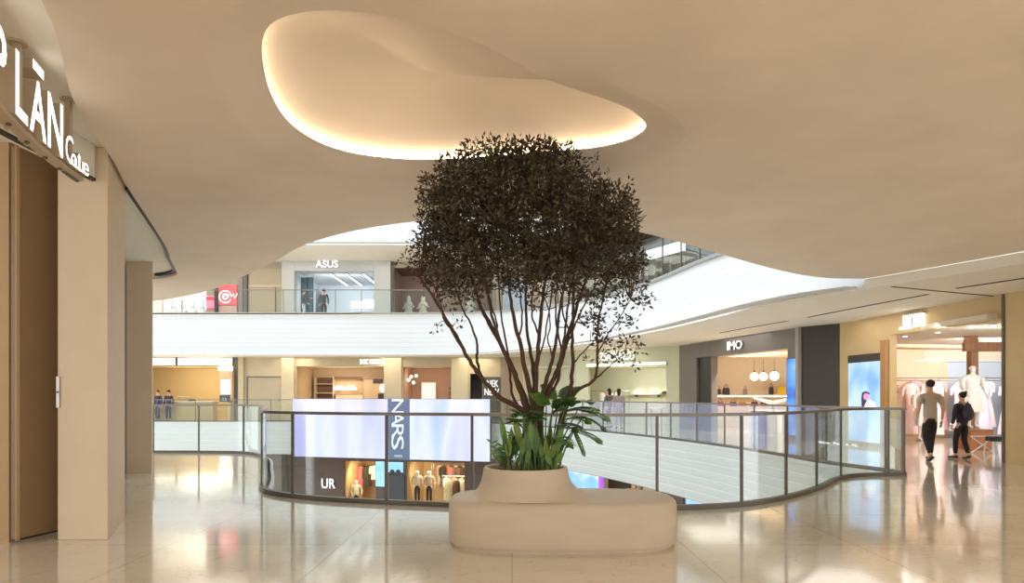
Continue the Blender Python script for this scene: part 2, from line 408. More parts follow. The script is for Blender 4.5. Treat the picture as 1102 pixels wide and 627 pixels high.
# gallery ceiling across the void and along the right
cg = MB(); cg.flat([xy(bL) + xy(cR)[1:] + [(13, -7), (20, -7), (20, 46), (-24, 46)]], ZR)
struct(cg.build('ceiling_gallery', M_ceil2, fix=False))
mb = MB(); ncr = normals2(cR); mb.grid([[(p.x + n.x * d, p.y + n.y * d, z) for p, n in zip(cR, ncr)] for z, d in ((ZR, -.0), (ZR + .05, .0), (ZN - .02, .0), (ZN, .02))]); struct(mb.build('trim_ceiling_step', M_ceil2, smooth=True, fix=False))
cu = MB(); cu.flat([xy(tU) + [(12.5, 4), (15, -7), (20, -7), (20, 46), (-24, 46)]], ZT); struct(cu.build('ceiling_upper', M_ceil2, fix=False))
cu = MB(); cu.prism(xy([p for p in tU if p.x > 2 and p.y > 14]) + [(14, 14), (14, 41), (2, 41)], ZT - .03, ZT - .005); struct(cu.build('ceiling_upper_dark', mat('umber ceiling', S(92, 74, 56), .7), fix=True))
def slot(pts, w, name):
    pts = smooth_path([Vector(p) for p in pts], 8); ns = normals2(pts); mb = MB()
    rows = [[(p.x + n.x * d, p.y + n.y * d, z) for p, n in zip(pts, ns)] for d, z in ((-w, ZR - .001), (-w, ZR - .012), (w, ZR - .012), (w, ZR - .001))]
    mb.grid(rows, cap=False); struct(mb.build(name, M_black))
slot([(7.97, 18.4), (8.3, 16.2), (8.66, 14.2)], .025, 'trim_air_slot')
slot([(8.72, 13.4), (9.18, 12.25), (9.9, 10.4)], .035, 'trim_air_slot')
slot([(7.0, 23.0), (7.4, 21.0), (7.8, 19.3)], .022, 'trim_air_slot')
slot([(7.34, 13.2), (8.8, 13.85), (10.2, 14.45)], .02, 'trim_ceiling_joint')

# ---------------------------------------------------------------- façade walls (plan)
W_far = Wall((-24, 38), (.6, 38))
W_gr0 = Wall((.6, 38), (3.0, 32.0))
W_green = Wall((3.0, 32.0), (7.1, 29.0))
W_grey = Wall((7.1, 29.0), (8.9, 21.0))
W_ret = Wall((8.9, 21.0), (9.6, 20.0))
W_tan = Wall((9.6, 20.0), (10.2, 14.2))
W_tan2 = Wall((10.2, 14.2), (10.75, 8.5))
W_up = Wall((-24, 41), (3.5, 41))
W_upr = Wall((3.5, 41), (9.0, 31))
W_upr2 = Wall((9.0, 31), (11.5, 18))

def facade(name, W, m, z0, z1, holes, thick=.15, s0=0, s1=None):
    """holes: (sa, sb, zlo, zhi), sorted along s."""
    mb = MB(); s = s0; s1 = W.len if s1 is None else s1
    for a, b_, lo, hi in holes:
        if a > s: W.box(mb, s, a, z0, z1, -thick, 0)
        if hi < z1: W.box(mb, a, b_, hi, z1, -thick, 0)
        if lo > z0: W.box(mb, a, b_, z0, lo, -thick, 0)
        s = b_
    if s < s1: W.box(mb, s, s1, z0, z1, -thick, 0)
    return struct(mb.build(name, m))
def alcove(name, W, s0, s1, z0, z1, depth, m, mc=None, back=None, d0=.15):
    """The room seen through an opening: back, side walls and lid, each as thick boards."""
    mb = MB()
    W.box(mb, s0 - .1, s1 + .1, z0, z1 + .1, -depth - .1, -depth)
    W.box(mb, s0 - .1, s0, z0, z1 + .1, -depth, -d0)
    W.box(mb, s1, s1 + .1, z0, z1 + .1, -depth, -d0)
    W.box(mb, s0 - .1, s1 + .1, z1, z1 + .1, -depth, -d0, 1)
    return struct(mb.build(name, [m, mc or m]))
def wlight(W, s, d, z, size, power, col=(1, .88, .7), name='shop_fill_light', sy=None):
    # added area lamp just inside the opening, turned inward to brighten the shop
    o = area(name, W.pt(s, z - .12, -.5), size, power * .8, col, sy=.25)
    o.rotation_euler = (-W.n * .85 + Vector((0, 0, -.62))).to_track_quat('-Z', 'Y').to_euler()
# ================================================================ garments, figures, fittings
CLOTH = {}
def cloth(r, g, b): 
    k = 'cloth %d %d %d' % (r, g, b)
    return mat(k, S(r, g, b), .9)
def garment_mb(kind, w, h, seed):
    """A hanging piece of clothing, hem at z = 0, shoulders at z = h."""
    rnd = random.Random(seed); ph = rnd.random() * 6; mb = MB()
    prof = {'dress': [(1, .12, .5), (.985, .55, .8), (.95, .92, 1), (.88, .80, 1), (.74, .62, 1), (.62, .56, .95), (.45, .78, 1.1), (.25, .98, 1.25), (.08, 1.15, 1.4), (0, 1.2, 1.45)],
            'shirt': [(1, .16, .5), (.98, .60, .8), (.92, 1, 1), (.80, .86, 1), (.55, .80, 1), (.25, .80, 1.05), (.05, .84, 1.1), (0, .84, 1.1)],
            'coat': [(1, .18, .6), (.985, .62, .9), (.94, 1, 1.1), (.8, .9, 1.15), (.55, .86, 1.1), (.3, .94, 1.2), (.06, 1.02, 1.3), (0, 1.03, 1.3)]}[kind]
    rows = []
    for t, ww, dd in prof:
        row = []
        for k in range(20):
            a = 2 * PI * k / 20; f = 1 + (.16 * (1 - t) if kind == 'dress' else .05 * (1 - t)) * math.cos(5 * a + ph)
            row.append((w / 2 * ww * math.cos(a) * f, .09 * dd * math.sin(a) * f, t * h))
        rows.append(row)
    mb.grid(rows, True, 0, True)
    L = {'dress': .28, 'shirt': .42, 'coat': .62}[kind]
    for sg in (-1, 1):
        x0 = sg * w * .42; z0 = h * .93
        mb.tube([(x0, 0, z0), (sg * w * .50, 0, z0 - L * .3), (sg * w * .53, .015, z0 - L)], [w * .11, w * .11, w * .09], 8)
    return mb
def garment(kind, loc, w, h, m, label, group=None, rot=0, hanger=True, name=None):
    nm = name or {'dress': 'hanging_dress', 'shirt': 'hanging_shirt', 'coat': 'hanging_coat'}[kind]
    o = garment_mb(kind, w, h, hash((round(loc[0], 2), round(loc[1], 2))) & 999).build(nm, m, smooth=True)
    o.location = loc; o.rotation_euler.z = rot
    tag(o, label, {'dress': 'dress', 'shirt': 'shirt', 'coat': 'coat'}[kind], group)
    if hanger:
        mb = MB(); mb.tube([(-w * .38, 0, h * .955), (0, 0, h + .03), (w * .38, 0, h * .955)], .008, 5)
        mb.tube([(0, 0, h + .02), (0, -.034, h + .045), (0, -.034, h + .10), (0, 0, h + .118)], .005, 5)
        mb.build('hanger', M_steel, o, world=False)
    return o
def clothes_rail(loc, rot, width, h, label, m=None):
    t = thing('clothes_rail', loc, label, 'clothes rail'); t.rotation_euler.z = rot; m = m or M_steel
    mb = MB(); mb.tube([(-width / 2, 0, h), (width / 2, 0, h)], .016, 8); mb.build('bar', m, t, world=False)
    for s in (-1, 1):
        p = MB(); p.tube([(s * width / 2, 0, 0.03), (s * width / 2, 0, h + .016)], .016, 8); p.build('post', m, t, world=False)
        p = MB(); p.box(s * width / 2 - .03, s * width / 2 + .03, -.15, .15, 0, .03); p.build('foot', m, t, world=False)
    return t

M_skin = mat('skin', S(205, 160, 132), .6)
M_hair = mat('dark hair', S(34, 26, 22), .7)
M_shoe = mat('dark shoe', S(40, 36, 36), .5)
M_mann = mat('mannequin white', S(226, 222, 216), .4)
FIG = {}
def hand_mb(mb, w, d, side, fwd=Vector((0, 1, 0))):
    """palm, four bent fingers of unequal length and a thumb, from wrist w along direction d."""
    d = d.normalized(); pl = (fwd - d * fwd.dot(d)).normalized(); q = d.cross(pl)
    R = Matrix((q, pl, d)).transposed()
    mb.ball(w + d * .05, .018, .042, .055, 8, 6, M=R)
    for i, (o, l) in enumerate(((-.03, .062), (-.01, .074), (.011, .078), (.031, .070))):
        b = w + d * .09 + pl * o
        mb.tube([b, b + d * l * .5 - q * side * .004, b + d * l - q * side * .022], [.0095, .009, .007], 6)
    b = w + d * .035 + pl * .036
    mb.tube([b, b + pl * .026 + d * .022, b + pl * .03 + d * .055], [.011, .010, .008], 6)
def figure_geo(pose):
    """Whole body, facing +Y, 1.75 m. Returns the pose's joints and the continuous skin."""
    if pose in FIG: return FIG[pose]
    P = dict(hr=(.085, 0, .93), kr=(.09, .05, .50), ar=(.09, .0, .09), tr=(.10, .16, .035), hl=(-.085, 0, .93), kl=(-.09, .05, .50), al=(-.09, 0, .09), tl=(-.10, .16, .035),
             er=(.25, -.02, 1.13), wr=(.25, .05, .88), el=(-.25, -.02, 1.13), wl=(-.25, .05, .88))
    if pose == 'walk':
        P.update(kr=(.09, .15, .51), ar=(.09, .22, .10), tr=(.10, .37, .06), kl=(-.09, -.02, .50), al=(-.09, -.27, .15), tl=(-.10, -.15, .05), er=(.215, -.10, 1.14), wr=(.205, -.06, .89), el=(-.215, .03, 1.14), wl=(-.20, .16, .92))
    if pose == 'carry':
        P.update(kr=(.08, .03, .50), ar=(.08, -.12, .11), tr=(.09, .02, .04), kl=(-.08, .13, .51), al=(-.08, .14, .09), tl=(-.09, .29, .04), er=(.26, .02, 1.15), wr=(.16, .24, 1.12), el=(-.25, -.02, 1.13), wl=(-.22, .08, .90))
    if pose == 'reach':
        P.update(er=(.30, .12, 1.20), wr=(.26, .36, 1.25), el=(-.26, .02, 1.14), wl=(-.18, .22, 1.02))
    if pose == 'display':
        P.update(er=(.30, -.06, 1.16), wr=(.22, .04, .98), el=(-.30, -.06, 1.16), wl=(-.30, .10, .95), kl=(-.08, .09, .5), al=(-.08, .03, .09))
    V, E, R = [], [], []
    def n(p, r, par=None):
        V.append(Vector(p)); R.append(r if isinstance(r, tuple) else (r, r))
        if par is not None: E.append((par, len(V) - 1))
        return len(V) - 1
    pel = n((0, 0, .98), (.135, .105)); wai = n((0, 0, 1.12), (.118, .092), pel); che = n((0, -.005, 1.30), (.145, .105), wai); upc = n((0, -.01, 1.41), (.11, .085), che)
    nk = n((0, .0, 1.50), .052, upc); jaw = n((0, .02, 1.575), (.066, .072), nk); hd = n((0, .012, 1.655), (.078, .092), jaw); n((0, .005, 1.715), (.058, .068), hd)
    for k, s in (('r', 1), ('l', -1)):
        sh = n((s * .175, -.01, 1.42), .058, upc); e = n(P['e' + k], .040, sh); w = n(P['w' + k], .027, e)
        h_ = n(P['h' + k], .092, pel); kn = n(P['k' + k], .056, h_); an = n(P['a' + k], .040, kn); n(P['t' + k], .033, an)
    vs, fs = skin_geo(V, E, R, 1)
    mb = MB(); mb.add(vs, fs)
    for k, s in (('r', 1), ('l', -1)):
        w = Vector(P['w' + k]); hand_mb(mb, w, w - Vector(P['e' + k]), s)
        mb.ball((s * .08, 0, 1.645), .012, .022, .034, 8, 6)               # ears
        mb.ball((s * .031, .094, 1.662), .013, .008, .009, 8, 6)           # eyes
    mb.ball((0, .108, 1.628), .012, .018, .022, 8, 6); mb.ball((0, .092, 1.588), .026, .010, .007, 8, 6)   # nose, mouth
    FIG[pose] = (P, mb); return FIG[pose]
def clothes_geo(pose, what, grow=1.0):
    P = figure_geo(pose)[0]; V, E, R = [], [], []
    def n(p, r, par=None):
        V.append(Vector(p)); R.append(r if isinstance(r, tuple) else (r, r))
        if par is not None: E.append((par, len(V) - 1))
        return len(V) - 1
    if what in ('top', 'tee', 'long'):
        a = n((0, 0, .84), (.165 * grow, .135)); b_ = n((0, 0, 1.10), (.145 * grow, .118), a); c = n((0, -.005, 1.30), (.165 * grow, .125), b_); u = n((0, -.01, 1.42), (.12 * grow, .10), c); n((0, 0, 1.475), .066, u)
        for k, s in (('r', 1), ('l', -1)):
            sh = n((s * .178, -.01, 1.42), .07 * grow, u); e_ = Vector(P['e' + k])
            if what == 'tee': n(Vector((s * .178, -.01, 1.42)).lerp(e_, .75), .066 * grow, sh)
            else:
                q = n(e_, .054 * grow, sh); n(e_.lerp(Vector(P['w' + k]), .92), .043 * grow, q)
    else:
        a = n((0, 0, 1.02), (.15, .115)); b_ = n((0, 0, .95), (.15, .12), a)
        for k in 'rl':
            h_ = n(P['h' + k], .102, b_); q = n(P['k' + k], .072, h_); an = Vector(P['a' + k]); n(an.lerp(Vector(P['k' + k]), .08), .056, q)
    vs, fs = skin_geo(V, E, R, 1); mb = MB(); mb.add(vs, fs); return mb
GEO = {}
def person(loc, rot, pose, height, top, trousers, label, topkind='long', hair='short', bag=None, cap=None, group=None, grow=1.0):
    t = thing('person', loc, label, 'person', group); t.rotation_euler.z = rot; k = height / 1.75; t.scale = (k, k, k)
    def part(name, key, make, m):
        if key not in GEO:
            o = make().build(name, m, t, smooth=True, world=False); GEO[key] = o
        else:
            o = GEO[key].copy(); o.data = o.data.copy(); C.objects.link(o); o.parent = t; o.name = name
            o.data.materials.clear(); o.data.materials.append(m)
        return o
    part('body', ('body', pose), lambda: figure_geo(pose)[1], M_skin)
    part('shirt', (topkind, pose, grow), lambda: clothes_geo(pose, topkind, grow), top)
    part('trousers', ('tr', pose), lambda: clothes_geo(pose, 'trousers'), trousers)
    def hr():
        mb = MB(); mb.ball((0, -.012, 1.675), .088, .100, .088, 14, 10)
        if hair == 'long': mb.ball((0, -.055, 1.58), .082, .062, .15, 12, 8)
        if hair == 'bun': mb.ball((0, -.10, 1.73), .045, .045, .045, 10, 8)
        return mb
    part('hair', ('hair', hair), hr, M_hair)
    P = figure_geo(pose)[0]
    for s in 'rl':
        def sh(s=s):
            a, tt = Vector(P['a' + s]), Vector(P['t' + s]); d = (tt - a); d.z = 0; d.normalize(); mb = MB()
            mb.tube([a + Vector((0, 0, -.03)) - d * .06, a - d * .02 + Vector((0, 0, -.035)), a + d * .09 + Vector((0, 0, tt.z - a.z - .0)), tt + d * .05 + Vector((0, 0, -.008))], [.036, .048, .045, .03], 10, flat=.8); return mb
        part('shoe', ('shoe', pose, s), sh, M_shoe)
    if bag is not None:
        mb = MB()
        mb.ball((.0, -.20, 1.20), .15, .085, .20, 12, 8); bp_ = mb.build('backpack', bag, t, smooth=True, world=False)
        for s in (-1, 1):
            q = MB(); q.tube([(s * .10, -.13, 1.33), (s * .115, -.05, 1.50), (s * .12, .10, 1.40), (s * .115, .10, 1.22), (s * .13, -.10, 1.08)], .016, 6, flat=.5); q.build('strap', bag, bp_, smooth=True, world=False)
    if cap is not None:
        mb = MB(); mb.ball((0, -.005, 1.705), .093, .105, .07, 14, 8); mb.ball((0, .12, 1.69), .075, .075, .012, 12, 6); mb.build('cap', cap, t, smooth=True, world=False)
    return t
def mannequin(loc, rot, dressm, label, kind='dress', h=1.75, group=None, head=True):
    t = thing('mannequin', loc, label, 'mannequin', group); t.rotation_euler.z = rot; k = h / 1.75; t.scale = (k, k, k)
    key = ('mann',)
    if key not in GEO: GEO[key] = figure_geo('display')[1].build('body', M_mann, t, smooth=True, world=False)
    else:
        o = GEO[key].copy(); C.objects.link(o); o.parent = t; o.name = 'body'
    if kind == 'dress':
        mb = garment_mb('dress', .54, 1.0, 3)
        for i, v in enumerate(mb.v): mb.v[i] = (v[0], v[1] * 1.65, v[2] + .46)
        mb.build('dress', dressm, t, smooth=True, world=False)
    else:
        clothes_geo('display', 'long', 1.05).build('jacket', dressm, t, smooth=True, world=False)
        clothes_geo('display', 'trousers').build('trousers', cloth(60, 52, 48), t, smooth=True, world=False)
    mb = MB(); mb.lathe([(.17, 0), (.17, .015), (.02, .02), (.012, .10)], 20); mb.build('base', M_steel, t, world=False)
    return t
def panel_screen(name, W, s0, s1, z0, z1, m, label, d=.02, frame=.03, th=.08, cat='screen', fm=None):
    t = thing(name, W.pt((s0 + s1) / 2, z0, d), label, cat)
    mb = MB(); W.box(mb, s0 - frame, s1 + frame, z0 - frame, z1 + frame, d, d + th); mb.build('housing', fm or M_black, t, bevel=.005)
    mb = MB(); W.box(mb, s0, s1, z0, z1, d + th, d + th + .008); mb.build('display', m, t)
    return t
def shop_sign(W, px, py, h, body, label, d=.02, fit=None, m=None, sx=1.0, ext=.03, extra=None):
    s = W.s_at(px); z = W.z_at(px, py)
    t = thing('shop_sign', W.pt(s, z, d), label, 'sign', None)
    n = 0
    vs, fs, nz = text_mesh(body, h / .7, ext); k = 1
    w = max(v.x for v in vs) - min(v.x for v in vs)
    if fit: k = fit / w
    x = -w * k / 2
    mb = MB(); put_text(mb, body, h, W.pt(s, z, d), W.u, W.n, ext, True, sx, fit=fit); mb.build('lettering', [m or M_letter, M_steel], t)
    mb = MB(); W.box(mb, s - w * k / 2, s + w * k / 2, z - .035, z - .015, 0, d + .02); mb.build('mounting_bar', M_steel, t)
    return t

# ================================================================ far gallery, our level
W = W_far
s_ = W.s_at
o1 = (s_(96), s_(252)); o2 = (s_(319), s_(413)); o3 = (s_(434), s_(485)); o4 = (s_(506), s_(519))
ztop = W.z_at(300, 394)
facade('wall_far', W, M_beige, 0, ZR, [(o1[0], o1[1], 0, W.z_at(200, 394)), (o2[0], o2[1], 0, ztop), (o3[0], o3[1], 0, W.z_at(460, 394.5)), (o4[0], o4[1], 0, W.z_at(512, 402))])
M_ochre = mat('ochre wall', S(208, 178, 122), .6, noise=.05, nscale=1)
M_ochre2 = mat('dark ochre wall', S(176, 150, 100), .6)
alcove('wall_cafe', W, o1[0], o1[1], 0, W.z_at(200, 394), 3.2, M_ochre2, M_ochre)
wlight(W, (s_(160) + s_(252)) / 2, -1.4, 2.95, 3.5, 130, (1, .9, .7), sy=1.2)
alcove('wall_far_shop', W, o2[0], o2[1], 0, ztop, 3.2, mat('tan shop wall', S(206, 178, 142), .7), M_beige)
wlight(W, (o2[0] + o2[1]) / 2, -1.5, 2.9, 2.5, 55)
alcove('wall_clay_shop', W, o3[0], o3[1], 0, W.z_at(460, 394.5), 3.2, M_rust, M_rust)
wlight(W, (o3[0] + o3[1]) / 2, -1.5, 2.9, 1.6, 42)
alcove('wall_narrow_shop', W, o4[0], o4[1], 0, W.z_at(512, 402), 2, M_grey)
# beige door panel, pilasters
def pil(name, a, b_, y0, m, d0, d1, z0=0.0):
    mb = MB(); W.box(mb, s_(a), s_(b_), z0, min(ZR - .002, W.z_at((a + b_) / 2, y0)), d0, d1); return struct(mb.build(name, m, bevel=.01))
pil('trim_pilaster', 252.5, 257, 380, M_dark, .0, .10); pil('trim_pilaster', 257.5, 263, 380, M_beige, .0, .18)
pil('trim_pilaster', 304, 317.5, 380, M_beige, .0, .22); pil('trim_pilaster', 414, 432.5, 380, M_beige, .0, .12); pil('trim_pilaster', 486, 504, 380, mat('pale beige stone', S(214, 204, 172), .6), .0, .2)
pil('trim_mauve_panel', 538.5, 549, 380, M_mauve, .0, .08)
t = thing('service_door', W.pt(s_(285), 0), 'wide beige service door set in the plain wall beside the yellow café', 'door')
mb = MB(); W.box(mb, s_(267), s_(304), .02, W.z_at(285, 406), .0, .04); mb.build('door_leaf', M_beigeD, t, bevel=.005)
mb = MB(); W.box(mb, s_(266), s_(267), 0, W.z_at(285, 405), .0, .07); W.box(mb, s_(266), s_(304), W.z_at(285, 406), W.z_at(285, 405), .0, .07); mb.build('frame', M_dark, t)
mb = MB(); p = W.pt(s_(301), 1.05, .06); mb.tube([p, p + Vector((0, 0, .2))], .015, 6); mb.build('handle', M_steel, [c for c in t.children if c.name.startswith('door_leaf')][0])
# café light boxes, counter, menu column
for i, (a, b_, lab) in enumerate(((96, 190.4, 'glowing cream light box over the café counter, the one nearer the stone columns'), (192, 251.5, 'long glowing cream light box over the café opening, beside the dark post'))):
    t = thing('light_box_sign', W.pt(s_((a + b_) / 2), 3.06, .05), lab, 'light box')
    mb = MB(); W.box(mb, s_(a), s_(b_), W.z_at(200, 393.2), 3.49, .01, .12); mb.build('casing', M_dark, t)
    mb = MB(); W.box(mb, s_(a) + .03, s_(b_) - .03, W.z_at(200, 392.9), 3.46, .12, .14); mb.build('lit_face', M_lbox, t)
    if i == 0:
        mb = MB(); put_text(mb, 'E', .22, W.pt(s_(168.5), 3.16, .141), W.u, W.n, .004); mb.build('lettering', [M_ltext, M_ltext], t)
t = thing('cafe_counter', W.pt(s_(200), 0, .9), 'long stone café counter under the cream light boxes', 'counter')
mb = MB(); W.box(mb, s_(110), s_(238.6), 0, 1.02, .5, 1.1); mb.build('body', mat('counter front', S(196, 168, 124), .5), t, bevel=.02)
mb = MB(); W.box(mb, s_(109), s_(239.2), 1.02, 1.07, .42, 1.18); mb.build('worktop', mat('counter top', S(232, 220, 196), .3), t, bevel=.01)
t = thing('pastry_display', W.pt(s_(207), 1.07, .8), 'low glazed pastry display on the café counter', 'display case')
mb = MB(); W.box(mb, s_(200), s_(211), 1.072, 1.12, .6, 1.0); mb.build('base', M_tan, t)
mb = MB(); W.box(mb, s_(200.4), s_(210.6), 1.12, 1.30, .62, .98); mb.build('glass_cover', glass_mat('display glass', (.9, .93, .92)), t)
mb = MB(); W.box(mb, s_(200), s_(211), 1.30, 1.33, .6, 1.0); mb.build('lid', mat('display lid', S(220, 200, 150), .5), t)
for i, (px, lab) in enumerate(((187, 'small white till printer on the café counter'), (214, 'small dark card terminal beside the pastry display'))):
    t = thing('till_device', W.pt(s_(px), 1.07, .8), lab, 'till')
    mb = MB(); W.box(mb, s_(px) - .14, s_(px) + .14, 1.072, 1.13, .66, .94); mb.build('base', M_white if i == 0 else M_black, t, bevel=.01)
    mb = MB(); W.box(mb, s_(px) - .12, s_(px) + .12, 1.13, 1.2, .7, .84); mb.build('head', M_white if i == 0 else M_black, t, bevel=.015)
t = thing('menu_column', W.pt(s_(246), 0, .3), 'slim menu column with pale blue screen at the end of the café', 'menu column')
mb = MB(); W.box(mb, s_(239.5), s_(253.0), 1.10, W.z_at(246, 394), .1, .4); W.box(mb, s_(247.5), s_(251), 0, 1.10, .12, .38); mb.build('pillar', mat('menu pillar', S(214, 186, 150), .6), t)
mb = MB(); W.box(mb, s_(241.2), s_(251.2), W.z_at(246, 424), W.z_at(246, 408.5), .40, .42); mb.build('display', screen_mat('pale cyan screen', [(.3, (.5, .82, .88)), (.7, (.8, .95, .98))], 1.3), t)
mb = MB(); W.box(mb, s_(238.5), s_(253.5), W.z_at(246, 398.5), W.z_at(246, 394.5), .40, .43); mb.build('lamp', M_glow, t)
mb = MB(); W.box(mb, s_(240.5), s_(250.5), W.z_at(246, 432), W.z_at(246, 425), .40, .5); nt_ = mb.build('notice', mat('slate notice', S(70, 82, 90), .5), t)
put = MB(); put_text(put, '2.2', .14, W.pt(s_(245.5), W.z_at(246, 430.5), .5), W.u, W.n, .004); put.build('lettering', [mat('chalk white', S(240, 240, 235), .6)] * 2, nt_)
# far shop: sign, shelving, lamps
shop_sign(W, 398.2, 391.6, .27, 'BASIC HOUSE', 'glowing cream sign in two-part lettering above the tan far shop', fit=1.10)
t2 = [o for o in bpy.data.objects if o.name.startswith('shop_sign')][-1]
mb = MB(); a = W.s_at(413.0); b_ = W.s_at(418.5); zz = W.z_at(416, 391.6)
for q in ((a, b_, 0, .06), (a, b_, .22, .28), (a, a + .05, 0, .28), (b_ - .05, b_, 0, .28), (a + .02, b_ - .02, .11, .16)): W.box(mb, q[0], q[1], zz + q[2], zz + q[3], .02, .08)
mb.build('emblem', M_letter, t2)
t = thing('shelf_unit', W.pt(s_(333), 0, -2.6), 'tall dark backed shelf unit inside the tan far shop', 'shelf')
mb = MB(); W.box(mb, s_(324), s_(345), .05, 2.45, -3.1, -3.05); mb.build('back_panel', mat('shelf back', S(112, 80, 56), .6), t)
for sx_ in (324, 345):
    mb = MB(); W.box(mb, s_(sx_) - .03, s_(sx_) + .03, 0, 2.5, -3.1, -2.65); mb.build('side_panel', M_beige, t)
for z in (.4, .95, 1.5, 2.05):
    mb = MB(); W.box(mb, s_(324), s_(345), z, z + .04, -3.05, -2.66); mb.build('shelf', M_beige, t)
t = thing('shelf_unit', W.pt(s_(362), 0, -2.6), 'low wide display cabinet with lamp glow inside the tan far shop', 'cabinet')
mb = MB(); W.box(mb, s_(348), s_(380), 0, 1.45, -3.1, -2.6); mb.build('body', mat('cabinet cream', S(226, 204, 166), .5), t, bevel=.02)
mb = MB(); W.box(mb, s_(347), s_(381), 1.45, 1.5, -3.12, -2.55); mb.build('top', M_tan, t)
mb = MB(); W.box(mb, s_(347), s_(381), 2.35, 2.5, -3.15, -2.7); mb.build('canopy', mat('canopy brown', S(130, 96, 66), .6), t)
for px in (352, 365.5):
    L_ = thing('table_lamp', W.pt(s_(px), 1.5, -2.85), 'glowing dome table lamp on the cream cabinet, %s' % ('nearer the dark shelf' if px == 352 else 'nearer the dark doorway'), 'lamp')
    mb = MB(); p = W.pt(s_(px), 1.502, -2.72); mb.lathe([(.14, 0), (.14, .02), (.02, .03), (.02, .24)], 16, p); mb.build('stand', M_steel, L_)
    mb = MB(); mb.lathe([(.33, .22), (.31, .32), (.22, .42), (.05, .46)], 18, p); mb.build('lamp_shade', mat('lamp shade lit', (1, .95, .85), emit=2.2, ecol=(1, .9, .74)), L_, smooth=True)
t = thing('fitting_booth', W.pt(s_(393), 0, -2.5), 'tan fitting booth with dark header at the end of the far shop', 'booth')
mb = MB(); W.box(mb, s_(382), s_(410), 0, 2.35, -3.1, -2.2); mb.build('body', mat('booth tan', S(200, 168, 130), .6), t)
mb = MB(); W.box(mb, s_(381.4), s_(412), 2.35, 2.5, -3.15, -2.1); mb.build('header', mat('header brown', S(150, 112, 80), .5), t)
mb = MB(); W.box(mb, s_(393), s_(404), W.z_at(398, 411.5), W.z_at(398, 406.5), -2.2, -2.14); mb.build('name_board', M_charcoal, t)
L_ = thing('globe_lamp', W.pt(s_(406.5), 1.55, -1.9), 'glowing globe lamp on a dark box beside the fitting booth', 'lamp')
p = W.pt(s_(406.5), 0, -1.7)
mb = MB(); mb.box(p.x - .28, p.x + .28, p.y - .2, p.y + .2, 0, 1.5); mb.build('base', M_charcoal, L_, bevel=.01)
mb = MB(); mb.lathe([(.06, 1.5), (.06, 1.58)], 12, (p.x, p.y, 0)); mb.build('collar', M_steel, L_)
mb = MB(); mb.ball((p.x, p.y, 1.80), .24); mb.build('globe', mat('lamp shade lit', (1, 1, 1)), L_, smooth=True)
# clay shop: poster, spots, shelves
t = thing('poster', W.pt(s_(453.5), 0, -2.9), 'glowing cream poster panel on the clay coloured back wall', 'poster')
mb = MB(); W.box(mb, s_(445), s_(463), .3, W.z_at(453, 409.5), -3.15, -3.06); mb.build('frame', M_tan, t)
mb = MB(); W.box(mb, s_(446), s_(462), .36, W.z_at(453, 410.5), -3.06, -3.05); mb.build('sheet', screen_mat('lit poster', [(.3, (1, .72, .55)), (.6, (1, .9, .8))], .9), t)
for i, (px, py) in enumerate(((436, 408), (438.5, 404.5), (444, 403.5), (441, 411))):
    p = W.pt(s_(px), W.z_at(px, py), -1.4); t = thing('globe_pendant', p, 'small glowing globe pendant in the clay shop, %s of a loose cluster of four' % ORD[i], 'lamp', 'globe pendants in the clay shop')
    mb = MB(); mb.ball(p, .09); mb.build('globe', mat('lamp shade lit', (1, 1, 1)), t, smooth=True)
    mb = MB(); mb.tube([p + Vector((0, 0, .09)), (p.x, p.y, W.z_at(460, 394.5))], .008, 5); mb.build('cord', M_black, t)
t = thing('shelf_unit', W.pt(s_(481), 0, -2.6), 'narrow shelf unit with small goods in the clay shop', 'shelf')
mb = MB(); W.box(mb, s_(478), s_(484.6), 0, 1.9, -3.1, -3.05); mb.build('back_panel', M_brown, t)
for z in (.9, 1.3, 1.65):
    mb = MB(); W.box(mb, s_(478), s_(484.6), z, z + .04, -3.05, -2.6); mb.build('shelf', M_tan, t)
# dark sign panel behind the tree
t = thing('sign_panel', W.pt(s_(528), 0, .1), 'dark sign panel with two rows of white letters behind the tree stems', 'sign')
mb = MB(); W.box(mb, s_(519.5), s_(538), 0, W.z_at(528, 405.5), .0, .14); mb.build('panel', mat('sign slate', S(88, 88, 84), .5), t, bevel=.01)
mb = MB(); put_text(mb, 'NEK', .38, W.pt(s_(530), W.z_at(530, 416.2), .14), W.u, W.n, .01, fit=.62); put_text(mb, 'NEW', .38, W.pt(s_(529), W.z_at(530, 425), .14), W.u, W.n, .01, fit=.8); mb.build('lettering', [mat('white sign letters', (1, 1, 1), emit=.8)] * 2, t)

# ================================================================ big screen on the far fascia and the level below
W_scr = Wall((-11.42, 35.6), (-1.07, 32.7))
t = thing('video_wall', (-6, 34.4, -1.8), 'huge lavender lit video wall hanging below the far gallery rail', 'video wall')
lav = screen_mat('lavender display', [(.28, S(172, 176, 240)), (.45, S(206, 204, 250)), (.58, S(222, 224, 252)), (.72, S(182, 196, 246))], 1.05, (.55, .55, .10), 1.0)
W = W_scr; sa, sb = W.s_at(417.5), W.s_at(440.5); zt = lambda s: 1.25 - .07 * s / W.len
Z0, Z1 = -1.80, 1.22
mb = MB(); W.box(mb, 0, W.len, Z0, Z1, -.35, -.03); mb.build('housing', M_dark, t)
for a, b_ in ((0, sa - .02), (sb + .02, W.len)):
    mb = MB(); W.box(mb, a, b_, Z0 + .02, Z1 - .02, -.03, 0); mb.build('display', lav, t)
mb = MB(); W.box(mb, sa, sb, Z0, Z1, -.03, .03); mb.build('banner', mat('slate banner', S(84, 98, 128), .5, emit=.25, ecol=S(84, 98, 128)), t)
mb = MB(); s0 = sa + (sb - sa) * .5
dn = Vector((0, 0, -1))
